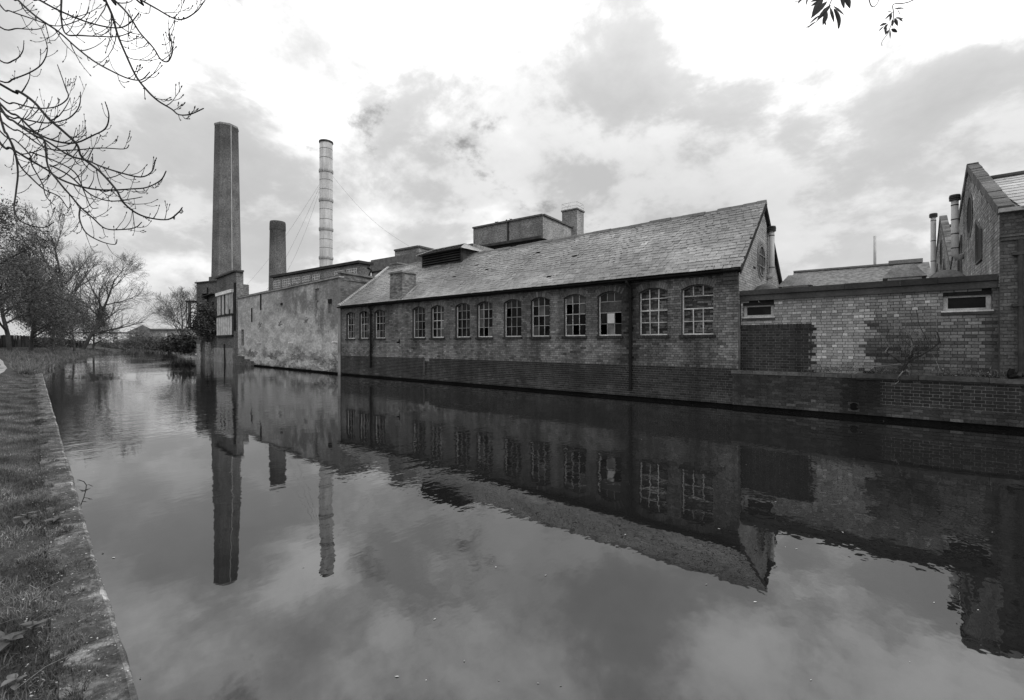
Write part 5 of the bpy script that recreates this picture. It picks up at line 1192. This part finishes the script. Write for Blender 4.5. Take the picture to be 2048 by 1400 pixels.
# ------------------------------------------------------------------ grass, weeds and litter on the near bank
def blades(n, X, Y, Z, h, wdt, seed, name, label, tone=(.5,1.5), lean=.5, mat='grass', clump=0.0):
    g = np.random.default_rng(seed); a = g.uniform(0,2*np.pi,n); l = np.abs(g.normal(0,lean,n)); b = g.uniform(0,2*np.pi,n); H = h*g.uniform(.4,1.3,n)
    cl_ = (np.sin(X*2.9+Y*3.7)+np.sin(X*1.1-Y*6.3)+np.sin(X*6.7+Y*11.0)*.7+np.sin(X*15.1-Y*9.0)*.5)/3.2; H = H*(1+clump*cl_*.9)
    base = np.stack([X,Y,Z],1); sx = np.stack([np.cos(a),np.sin(a),0*a],1)*(wdt*g.uniform(.6,1.4,n))[:,None]; dr = np.stack([np.cos(b)*l,np.sin(b)*l,np.ones(n)],1); dr /= np.linalg.norm(dr,axis=1,keepdims=True)
    mid = base+dr*(H*.55)[:,None]; tip = mid+(dr+np.stack([np.cos(b)*l*.9,np.sin(b)*l*.9,-l*.7],1))*(H*.45)[:,None]
    V = np.stack([base-sx, base+sx, mid+sx*.7, mid-sx*.7, tip],1).reshape(-1,3); k = 5*np.arange(n)[:,None]
    F = np.concatenate([np.concatenate([k,k+1,k+2],1), np.concatenate([k,k+2,k+3],1), np.concatenate([k+3,k+2,k+4],1)]); t = g.uniform(tone[0],tone[1],n)*(1+clump*.75*np.sin(X*3.7-Y*8.1+2*cl_)); t = np.where(g.random(n) < .06, t*1.9, t)
    o = np_mesh(name, V, F, M[mat], tone=np.concatenate([t,t,t])); tag(o, label, 'grass', kind='stuff'); return o
g = np.random.default_rng(11); n = 230000
xx = -1.6-33*g.random(n)**2.0; ey = np.array([edge_y(x) for x in xx]); dd = .06+g.random(n)**1.3*2.6; keep = (dd > .19+.07*np.sin(xx*2.3)+.05*np.sin(xx*7.1)+.04*np.sin(xx*17.3)); clump = np.sin(xx*3.1+dd*4)+np.sin(xx*1.3-dd*7)
xx, dd, ey = xx[keep], dd[keep], ey[keep]; yy = ey-dd; zz_ = np.array([ground_h(a, b)-.04 for a, b in zip(xx, yy)])
blades(len(xx), xx, yy, zz_, .062, .0022, 1, 'bank_grass', 'short tufty grass on the near bank beside the edging stones', lean=.8, clump=.75, tone=(.6,1.9))
n = 26000; xx = -1.6-20*g.random(n)**1.6; ey = np.array([edge_y(x) for x in xx]); dd = .02+g.random(n)*.30; keep = (np.sin(xx*12.1+1.0)+np.sin(xx*5.3)+dd*2.5 > 1.1) | (g.random(n) < .10)
xx, dd, ey = xx[keep], dd[keep], ey[keep]; blades(len(xx), xx, ey-dd, np.full(len(xx), BANK+.005), .022, .0022, 2, 'edging_moss', 'moss and grass tufts growing over the edging stones', lean=1.2)
n = 36000; xx = -34.6-95*g.random(n)**1.5; ey = np.array([edge_y(x) for x in xx]); dd = .05+g.random(n)**1.4*5.5; yy = ey-dd; zz_ = np.array([ground_h(a, b)*min(1, d_/.5)-.03 for a, b, d_ in zip(xx, yy, dd)])
pk = np.array([abs(b-(1.1-.02*(a+45))) > .95 for a, b in zip(xx, yy)]); xx, yy, zz_ = xx[pk], yy[pk], zz_[pk]
blades(len(xx), xx, yy, zz_, .40, .016, 3, 'reedy_grass', 'tall dry grass on the natural bank beyond the edging', tone=(.7,2.2), lean=.7)
n = 30000; xx = -1.6-30*g.random(n)**1.9; ey = np.array([edge_y(x) for x in xx]); bd = .20+.06*np.sin(xx*2.3)+.05*np.sin(xx*7.1)+.045*np.sin(xx*17.3+1); dd = bd+np.abs(g.normal(0,.05,n)); k_ = dd < .42
xx, dd, ey = xx[k_], dd[k_], ey[k_]; blades(len(xx), xx, ey-dd, np.full(len(xx), BANK-.006), .05, .0022, 7, 'edging_fringe', 'fringe of grass creeping over the back of the edging stones', lean=.9, clump=.6, tone=(.6,1.8))
# strewn leaves and grit on the edging
n = 900; xx = -1.7-12*g.random(n)**1.5; ey = np.array([edge_y(x) for x in xx]); dd = .01+.38*g.random(n)**1.4; tips = [Vector((a, b-c, BANK+.022)) for a, b, c in zip(xx, ey, dd)]
a_ = g.uniform(0,6.28,n); s_ = g.uniform(.003,.009,n); T = np.array([tuple(p) for p in tips]); u_ = np.stack([np.cos(a_),np.sin(a_),.25*g.normal(0,1,n)],1)*s_[:,None]; v_ = np.stack([-np.sin(a_),np.cos(a_),.25*g.normal(0,1,n)],1)*(s_*.55)[:,None]
o = np_mesh('leaf_litter', np.stack([T-u_,T+v_,T+u_,T-v_],1).reshape(-1,3), np.arange(4*n).reshape(n,4), M['concrete'], tone=g.uniform(.6,2.6,n)); tag(o, 'pale bits of leaf litter and grit along the edging stones', 'litter', kind='stuff')
# straw stalks lying in the grass
r = random.Random(31)
mb = MB()
for k in range(26):
    x = -1.7-7*r.random(); y = edge_y(x)-r.uniform(.1,1.0); a = r.uniform(0,3.14); L = r.uniform(.05,.16); c = Vector((x,y,BANK+.05)); d_ = Vector((math.cos(a),math.sin(a),r.uniform(-.1,.2)))*L; mb.tube([c-d_, c+Vector((0,0,.02)), c+d_], .0011, 3, tone=r.uniform(1.5,3))
o = mb.build('dry_stalks', M['grass']); tag(o, 'pale dry grass stalks lying on the near bank', 'stalks', kind='stuff')
# broad-leaved weeds
def weed(label, px, py, size, nl, seed):
    c = onG(px, py, BANK+.03); t = empty('broadleaf_weed', c, label, 'weed', 'broad-leaved weeds in the bank grass'); r = random.Random(seed)
    st = MB(); st.tube([c-Vector((0,0,.05)), c+Vector((0,0,size*.6))], [.006,.003], 5); st.build('stem', M['grass'], t)
    for k in range(nl):
        a = k*2.4+r.uniform(-.3,.3); e = r.uniform(.1,.7); L = size*r.uniform(.6,1.1); d_ = Vector((math.cos(a)*math.cos(e), math.sin(a)*math.cos(e), math.sin(e))); s_ = Vector((-math.sin(a),math.cos(a),0)); o_ = c+Vector((0,0,size*.45*k/nl)); mb = MB()
        prof = [(0,.02),(.18,.20),(.42,.26),(.7,.17),(1,.0)]; L0 = []; R0_ = []; Cn = []
        for (t_, w_) in prof: p = o_+d_*(L*t_)+Vector((0,0,-.35*L*t_*t_)); Cn.append(p-Vector((0,0,.03*L))); L0.append(p+s_*w_*L); R0_.append(p-s_*w_*L)
        for i in range(4): mb.face([Cn[i], Cn[i+1], L0[i+1], L0[i]], 1.0); mb.face([R0_[i], R0_[i+1], Cn[i+1], Cn[i]], 1.2)
        mb.build('leaf', M['grass'], t, smooth=True)
weed('big pale-leaved dock weed at the lower left corner of the bank', 12, 1292, .15, 9, 1); weed('pale-leaved weed just behind the big dock weed', 66, 1262, .10, 8, 2)
weed('low weed near the bottom edge of the photo in the grass', 32, 1368, .08, 6, 3); weed('small pale weed in the middle of the bank grass', 55, 1038, .13, 7, 4); weed('small dark weed beside the edging stones halfway along the bank', 118, 1042, .12, 6, 5)
# bramble shoot over the water
bs = empty('bramble_shoot', onG(160, 985, BANK), 'thin bramble shoot arching from the bank edge over the water', 'bramble'); z = 4.9
pts = [P(x_, y_, z) for x_, y_ in ((162,1010),(168,995),(172,980),(173,970),(168,963),(158,960))]; mb = MB(); mb.tube(pts, .004, 5); mb.tube([pts[1],P(176,996,z),P(181,998,z)], .003, 4); mb.tube([pts[3],P(178,969,z),P(184,972,z)], .003, 4); mb.build('stem', M['near_bark'], bs)
for (x_, y_, s_) in ((172,980,.045),(165,981,.035),(181,998,.03),(184,972,.025),(158,960,.03),(169,1003,.03)):
    c = P(x_, y_, z); mb = MB(); a = Vector((random.uniform(-1,1),random.uniform(-1,1),random.uniform(-.2,.2))).normalized()*s_; b = a.cross(Vector((.2,.1,1))).normalized()*s_*.4; mb.face([c-a, c+b, c+a, c-b], .5); mb.build('leaf', M['grass'], bs)
# ------------------------------------------------------------------ shrub and weeds on the canal wall
sh = empty('bare_shrub', P(1808,752,11.2), 'bare straggling shrub rooted in the coping below the strip window', 'shrub'); YS = Y0-.02
def WP(px, py, dy=0): Y = YS-dy; t = depthY(px, Y); return P(px, py, t)
def poly(mb, pts, r0, r1, n=5, tone=1.0, dy=.0): 
    m = len(pts); mb.tube([WP(x_, y_, dy+(.05*math.sin(i*1.7) if 0 < i else 0)) for i, (x_, y_) in enumerate(pts)], [r0+(r1-r0)*i/(m-1) for i in range(m)], n, tone=tone)
M['pale_twig'] = leafy('pale_bark', .22); M['shrub_bark'] = leafy('dark_shrub_bark', .05)
stems = [((1803,742),(1812,728),(1822,712),(1824,700)), ((1818,722),(1840,712),(1862,698),(1878,686),(1878,676),(1874,664)), ((1803,728),(1790,716),(1772,704),(1762,698)), ((1770,704),(1776,695)), ((1820,710),(1824,690),(1820,675),(1812,660)), ((1822,704),(1838,690),(1846,682)), ((1850,700),(1858,690),(1850,672),(1838,650),(1832,618)), ((1824,696),(1812,684),(1800,676)), ((1764,696),(1760,668),(1756,640),(1752,624)), ((1812,658),(1810,630),(1808,612)), ((1874,664),(1872,640),(1870,610)), ((1830,706),(1846,704),(1864,706),(1872,722),(1880,742))]
for i, s_ in enumerate(stems):
    mb = MB(); r0 = (.030,.018,.016,.012,.012,.008,.008,.006,.005,.005,.005,.007)[i]; poly(mb, s_, r0*1.3, r0*.7, 6, dy=.03*i % .16); mb.build('branch', M['pale_twig' if i in (3,4,9,10,11) else 'shrub_bark'], sh)
for s_ in (((1802,728),(1785,730),(1765,732),(1748,733),(1742,738)), ((1806,742),(1798,752),(1794,758),(1798,762),(1790,768),(1782,768)), ((1812,740),(1820,745),(1818,752),(1812,750))):
    mb = MB(); poly(mb, s_, .014, .008, 6, dy=.22); mb.build('root', M['pale_twig'], sh)
tw_ = MB(); r = random.Random(15)
for k in range(190):
    x_, y_ = r.choice(((1822,704),(1846,690),(1860,700),(1776,704),(1820,680),(1836,700))); x_ += r.gauss(0,17); y_ += r.gauss(0,10); L = r.uniform(8,30); a = r.gauss(-1.57,.7); poly(tw_, [(x_,y_),(x_+L*.5*math.cos(a)+r.uniform(-2,2),y_+L*.5*math.sin(a)),(x_+L*math.cos(a),y_+L*math.sin(a))], .0035, .0015, 3, dy=r.uniform(-.05,.15))
tw_.build('twigs', M['shrub_bark'], sh, kind='stuff')
leaf_cloud('leaves', [WP(x_, y_, .1) for x_, y_ in ((1815,716),(1822,712),(1830,706),(1840,704),(1826,720))], 90, .03, sh, M['ivy'], 8, .06)
for j, (px, lb) in enumerate(((1665,'wispy weeds along the coping below the pale bricks'), (1760,'sparse weeds at the shrub foot on the coping'), (1905,'tuft of pale flowering weeds under the right strip window'), (1985,'straggling weeds by the downpipe foot'))):
    c = WP(px, 742+(px-1640)*.03, -.1); t = empty('wall_weed', c, lb, 'weed', 'weeds on the wall coping'); mb = MB(); r = random.Random(j+40)
    for k in range(34):
        b = c+Vector((r.gauss(0,.34),r.uniform(-.12,.10),-.02)); L = r.uniform(.06,.24); tp = b+Vector((r.gauss(0,.08),r.uniform(-.08,.03),L)); mb.tube([b,(b+tp)/2+Vector((r.gauss(0,.02),0,.02)),tp], [.004,.003,.0015], 3, tone=r.uniform(.7,2.2))
    mb.build('stems', M['grass'], t, kind='stuff'); tp = [c+Vector((r.gauss(0,.3),r.uniform(-.1,.08),r.uniform(.02,.12))) for k in range(20)]; leaf_cloud('leaves', tp, 170, .022, t, M['grass'], j, .05, 1.5)
mb = MB(); q = WP(2032, 752, .12); mb.tube([q+Vector((-.12,0,-.02)), q+Vector((.1,.06,.03))], .06, 10); mb.tube([q+Vector((-.1,0,.02)), q+Vector((-.06,0,.16))], .05, 8); o = mb.build('broken_pipe', M['dark_iron']); tag(o, 'broken clay pipe piece lying on the coping at the right edge', 'pipe')
# ------------------------------------------------------------------ birds, floating bits
def bird(name, c, s_, head, label, mat, cat, tone=1.0):
    c = Vector(c); t = empty(name, c, label, cat); h = Vector((math.cos(head),math.sin(head),0)); mb = MB(); n = 8
    prof = [(-1.25,.02,.28),(-1.0,.12,.24),(-.5,.42,.12),(0,.52,.06),(.45,.44,.08),(.8,.24,.25),(.86,.17,.5),(.9,.15,.75),(.98,.19,.95),(1.15,.15,1.0),(1.3,.05,.97),(1.55,.02,.94)]
    mb.tube([c+h*(p[0]*s_)+Vector((0,0,s_*(.45+p[2]))) for p in prof], [p[1]*s_ for p in prof], n, tone=tone); mb.build('body', mat, t, smooth=True)
    lg = MB()
    for sg in (-1,1): a = c+Vector((-h.y,h.x,0))*(.18*s_*sg); lg.tube([a, a+Vector((0,0,s_*.5))], .03*s_, 4)
    lg.build('legs', M['dark_iron'], t)
bC = P(1085.8,430.5,60)
for k, (px, lb) in enumerate(((992,'pigeon perched furthest left on the tall block parapet'), (1012,'middle pigeon perched on the tall block parapet'), (1021,'right-hand pigeon perched on the tall block parapet'))):
    q = bC+LA*reach(bC, LA, px)+LB*.1; bird('pigeon', q+Vector((0,0,.16)), .22, 1.0+k, lb, M['dark_iron'], 'bird')
for k, (px, py, lb) in enumerate(((394,702.5,'white duck floating left of two others by the dark bush'), (403,701.5,'middle white duck floating before the derelict building'), (409,700.5,'right-hand white duck floating close to the derelict wall'))):
    q = onG(px, py+6, 0); bird('duck', q+Vector((0,0,-.16)), .30, 2.2+k, lb, M['white'], 'bird')
n = 60; px_ = g.uniform(500,2040,n); py_ = 760+640*g.random(n)**1.4; mb = MB()
for a, b in zip(px_, py_):
    q = onG(a, b, 0)
    if q.y < edge_y(max(-230,q.x))+.1 or q.y > Y0-.4: continue
    s_ = random.uniform(.004,.016); an = random.uniform(0,3.14); u = Vector((math.cos(an),math.sin(an),0))*s_; v = Vector((-math.sin(an),math.cos(an),0))*s_*.45; c = Vector((q.x,q.y,.004)); mb.face([c-u, c-v, c+u, c+v], random.uniform(.8,3))
for k in range(110):
    x = random.uniform(XL-4, 5); q = Vector((x, YC-.05-abs(random.gauss(0,.35)), .004)) if k % 2 else Vector((random.uniform(-30,-2), 0, .004))
    if k % 2 == 0: q.y = edge_y(q.x)+.03+abs(random.gauss(0,.12))
    s_ = random.uniform(.006,.022); an = random.uniform(0,3.14); u = Vector((math.cos(an),math.sin(an),0))*s_; v = Vector((-math.sin(an),math.cos(an),0))*s_*.5; mb.face([q-u, q-v, q+u, q+v], random.uniform(.4,1.6))
o = mb.build('floating_leaves', M['concrete']); tag(o, 'scattered tiny pale leaves floating on the canal', 'leaves', kind='stuff')
# ------------------------------------------------------------------ bare branches overhanging at upper left
tk = P(-560, 690, 8.5); tk.z = ground_h(tk.x, tk.y)-.1
nt = empty('overhanging_tree', tk, 'bare budding tree whose thin branches hang in from the upper left corner', 'tree')
mb = MB(); mb.tube([tk, tk+Vector((.1,.1,2.2)), tk+Vector((.3,.3,4.5)), tk+Vector((.5,.6,7.5)), tk+Vector((.9,1.2,10.5))], [.30,.24,.20,.14,.06], 12); mb.build('trunk', M['bark'], nt, smooth=True)
BR = [ (6.0, 3.2, [(0,168),(36,182),(68,204),(96,236),(125,261),(154,289),(164,314),(200,343),(232,379),(246,404),(271,425),(300,436),(336,439),(357,425),(364,416)]),
 (6.4, 2.6, [(0,207),(36,232),(71,264),(111,282),(150,286),(186,271),(211,257),(218,232),(211,205)]), (5.6, 2.8, [(0,214),(29,243),(64,268),(93,282),(139,311),(175,321),(200,332),(243,346),(282,354),(304,343),(310,321)]),
 (5.9, 2.8, [(0,286),(21,296),(57,318),(93,339),(118,357),(154,371),(193,379),(229,380),(262,378),(293,375),(321,361),(332,343)]), (5.2, 2.4, [(0,232),(14,268),(29,300),(36,343),(32,386),(29,421),(46,445),(86,455),(107,445)]),
 (6.6, 2.0, [(21,282),(39,329),(64,357),(89,379),(118,393),(136,416),(143,409)]), (5.7, 2.4, [(40,250),(70,266),(89,282),(96,332),(118,364),(143,393),(161,414),(186,436),(211,457),(246,459),(271,455),(282,446)]), (5.75, 1.9, [(161,414),(159,436),(171,464),(200,482),(229,489),(234,480)]),
 (5.0, 2.6, [(20,-18),(36,0),(71,32),(118,64),(154,96),(189,123),(229,145),(257,157),(282,160),(298,146)]), (5.4, 2.4, [(55,-14),(79,0),(118,21),(171,43),(214,54),(243,55),(264,43),(277,27)]),
 (4.6, 2.9, [(200,-30),(211,0),(225,32),(236,71),(254,114),(271,150),(289,175),(314,200),(343,218),(357,229),(379,229),(405,218)]), (4.8, 2.4, [(208,-22),(229,0),(257,29),(279,64),(307,96),(321,118),(336,123),(345,104),(343,86),(338,71)]),
 (4.5, 2.3, [(255,-16),(282,0),(314,18),(346,36),(368,38),(393,23),(407,5)]), (5.3, 2.2, [(123,-25),(123,0),(123,39),(132,68),(161,71),(200,73),(236,73),(264,64)]),
 (6.2, 1.8, [(0,162),(29,157),(64,143),(86,125),(95,96),(84,61)]), (6.8, 1.7, [(0,54),(36,57),(71,59),(89,54)]), (6.5, 1.7, [(0,121),(29,120),(45,104),(48,82)]), (6.9, 1.9, [(0,196),(30,206),(70,216),(110,214),(136,196),(130,172),(116,132)]),
 (6.7, 2.0, [(0,222),(40,236),(90,246),(130,240),(150,226),(160,208),(161,186)]), (6.3, 2.0, [(0,240),(40,262),(80,290),(110,300),(150,300),(200,296),(248,298),(258,290)]), (6.6, 1.8, [(0,262),(30,280),(60,310),(64,330),(84,366),(92,392),(108,410)]), (5.8, 2.0, [(100,330),(140,352),(180,388),(220,402),(262,398),(284,394)]), (6.1, 1.8, [(60,304),(110,322),(150,345),(168,382),(182,414),(196,416)]), (7.0, 1.6, [(0,10),(20,22),(60,36),(110,52),(150,44),(172,30),(178,14)]) ]
def spline(pts, k=4):
    out = []
    for i in range(len(pts)-1):
        p0, p1, p2, p3 = pts[max(i-1,0)], pts[i], pts[i+1], pts[min(i+2,len(pts)-1)]
        for j in range(k):
            t = j/k; out.append(((p1*2)+(p2-p0)*t+(p0*2-p1*5+p2*4-p3)*t*t+(p1*3-p0-p2*3+p3)*t*t*t)*.5)
    return out+[pts[-1]]
twm = MB(); budm = MB(); r = random.Random(23)
def bud(p, d, s_):
    d = d.normalized(); budm.tube([p-d*s_*.3, p+d*s_*.5, p+d*s_*1.2, p+d*s_*2.2], [s_*.25,s_*.55,s_*.45,s_*.05], 5, cap=False)
def twig(p, d, L, rad, lev):
    n = 5; pts = [p]; rs = [rad]; 
    for i in range(n):
        d = (d+Vector((0,0,.14+.10*i*(1 if lev else .6)))*.6+Vector((r.gauss(0,.07),r.gauss(0,.07),r.gauss(0,.05)))).normalized(); p = p+d*(L/n); pts.append(p); rs.append(rad*(1-.55*(i+1)/n))
        if 0 < i < n-1 and r.random() < .55: bud(p, (d+R*r.uniform(-.8,.8)).normalized(), .006)
        if lev < 1 and i in (1,2,3) and r.random() < .5:
            s_ = d.cross(D).normalized()*r.choice((-1,1)); twig(p, (d*.8+s_*.6+D*r.uniform(-.3,.3)).normalized(), L*r.uniform(.3,.55), rs[-1]*.75, lev+1)
    twm.tube(pts, [max(q_, .0022) for q_ in rs], 4, cap=False); bud(pts[-1], d, .010); 
    if r.random() < .5: bud(pts[-1], (d+R*.6).normalized(), .005); bud(pts[-1], (d-R*.6).normalized(), .005)
hub = tk+Vector((.5,.6,6.0))
for bi, (z, wpx, pts) in enumerate(BR):
    n = len(pts); P3 = [P(x_, y_, z-.45*z*.5*(i/n)+.10*math.sin(i*1.3+bi)) for i, (x_, y_) in enumerate(pts)]
    if pts[0][0] <= 0 or pts[0][1] < 0:
        ext = P3[0]+(P3[0]-P3[1]).normalized()*2.2+Vector((0,0,.5)); lead = [hub+Vector((0,0,(ext.z-hub.z)*.35)), (hub+ext)*.5+Vector((0,0,.5)), ext]; P3 = lead+P3
    else: lead = []
    S = spline(P3, 5); m = len(S); k0 = len(lead)*5; px2m = z/FPX; rs = []
    for i in range(m):
        t = max(0, (i-k0)/max(1, m-1-k0)); base = wpx*px2m*(.62-.40*t); 
        if i < k0: base += (1-i/k0)*.035
        rs.append(base*1.3)
    mb = MB(); mb.tube(S, rs, 6); mb.build('branch', M['near_bark'], nt, smooth=True); bud(S[-1], S[-1]-S[-2], .009); bud(S[-1]-(S[-1]-S[-2])*2, R+Vector((0,0,.7)), .006)
    i = k0+6
    while i < m-4:
        d = (S[i+1]-S[i]).normalized(); sd = R.cross(d) if False else d.cross(D).normalized()*r.choice((-1,1)); t = (i-k0)/(m-k0)
        twig(S[i], (d*.9+sd*r.uniform(.4,.9)+D*r.uniform(-.35,.35)).normalized(), r.uniform(.10,.46)*(1.1-.5*t), rs[i]*.55, 0 if r.random() < .7 else 1)
        if r.random() < .5: bud(S[i]+sd*rs[i], sd, .006)
        i += r.randint(2, 4)
twm.build('twigs', M['near_bark'], nt, smooth=True, kind='stuff'); budm.build('buds', M['near_bark'], nt, smooth=True, kind='stuff')
# ------------------------------------------------------------------ leafy sprigs hanging in at upper right
wt_ = Vector((4.6, -3.4, 0)); wt_.z = ground_h(wt_.x, wt_.y)-.1
wl = empty('willow_tree', wt_, 'tree whose leafy sprigs hang into the top right of the photo', 'tree'); zl = 3.4
mb = MB(); mb.tube([wt_, wt_+Vector((-.1,.2,2.5)), wt_+Vector((-.4,.7,4.6)), P(1900,-330,zl)], [.22,.18,.12,.05], 10); mb.build('trunk', M['bark'], wl, smooth=True)
arm = spline([wt_+Vector((-.1,.2,2.5)), P(2150,-420,2.6), P(1950,-330,3.0), P(1760,-200,3.4), P(1672,-60,3.4)], 5); mb = MB(); mb.tube(arm, [.06*(1-i/len(arm))+.010 for i in range(len(arm))], 6); mb.build('branch', M['near_bark'], wl, smooth=True)
sprig = [[(1672,-60),(1668,-20),(1661,5),(1650,24),(1638,38),(1626,48),(1612,55)], [(1760,-200),(1790,-60),(1830,-10),(1822,2),(1805,7),(1786,9),(1787,25),(1786,40),(1780,55),(1776,66),(1764,83),(1764,92)], [(1730,-60),(1738,0),(1746,14),(1756,4),(1762,-20)], [(1640,-60),(1612,-10),(1604,0),(1590,3)]]
lv = []
def leaf(p, d, L, wdt, roll, tone):
    d = d.normalized(); s_ = d.cross(D).normalized(); s_ = (s_*math.cos(roll)+d.cross(s_)*math.sin(roll)).normalized(); nrm = d.cross(s_); mb = MB(); C_, A_, B_ = [], [], []
    for t_, w_ in ((0,.0),(.15,.55),(.4,1),(.65,.85),(.85,.45),(1,0)):
        q = p+d*(L*t_)+Vector((0,0,-.12*L*t_*t_)); C_.append(q+nrm*(wdt*.12*w_)); A_.append(q+s_*wdt*.5*w_); B_.append(q-s_*wdt*.5*w_)
    for i in range(5): mb.face([C_[i],C_[i+1],A_[i+1],A_[i]], tone); mb.face([B_[i],B_[i+1],C_[i+1],C_[i]], tone)
    mb.build('leaf', M['leaf'], wl, smooth=True)
r = random.Random(61)
for k, pts in enumerate(sprig):
    S = spline([P(x_, y_, zl) for x_, y_ in pts], 3); mb = MB(); mb.tube(S, [.0045*(1-.6*i/len(S)) for i in range(len(S))], 5); mb.build('twig', M['near_bark'], wl)
for (x_, y_, ax, ay, L, w_) in ((1648,-8,-28,40,44,13),(1655,2,-34,30,46,11),(1662,10,-34,32,40,10),(1655,24,-10,24,26,10),(1660,14,8,28,30,8),(1666,12,24,16,28,10),(1682,-12,6,26,28,7),(1690,-14,10,28,30,12),(1645,0,-30,12,26,6),(1640,30,-26,18,26,4),(1630,44,-18,12,20,3),(1616,-8,-4,16,18,4),(1604,-4,-10,12,14,4),(1650,-6,-36,8,30,8),(1648,40,4,10,12,3)):
    leaf(P(x_,y_,zl), R*ax+Vector((0,0,-ay)), L/FPX*zl, w_/FPX*zl, r.uniform(-.6,.6), r.uniform(.5,1.1))
for (x_, y_, ax, ay, L, w_) in ((1788,18,20,-4,22,4),(1794,18,8,14,14,7),(1800,14,12,8,16,4),(1785,24,-14,-2,12,4),(1783,26,-4,16,16,6),(1786,24,-18,14,22,4),(1790,36,14,0,18,7),(1789,36,6,14,16,7),(1786,38,-2,14,14,6),(1796,36,10,6,12,5),(1776,48,-10,10,14,5),(1774,46,-14,4,16,6),(1772,52,-2,14,14,5),(1782,58,10,4,14,6),(1780,60,0,14,16,6),(1778,60,-8,8,12,5),(1768,52,-12,10,16,3)):
    leaf(P(x_,y_,zl), R*ax+Vector((0,0,-ay)), L/FPX*zl, w_/FPX*zl, r.uniform(-.7,.7), r.uniform(.5,1.1))
ck = spline([P(1668,18,zl), P(1674,28,zl), P(1678,42,zl), P(1677,57,zl)], 4); mb = MB(); mb.tube(ck, [.004+.010*math.sin(math.pi*i/(len(ck)-1)) for i in range(len(ck))], 7, tone=.9); mb.build('catkin', M['leaf'], wl, smooth=True)
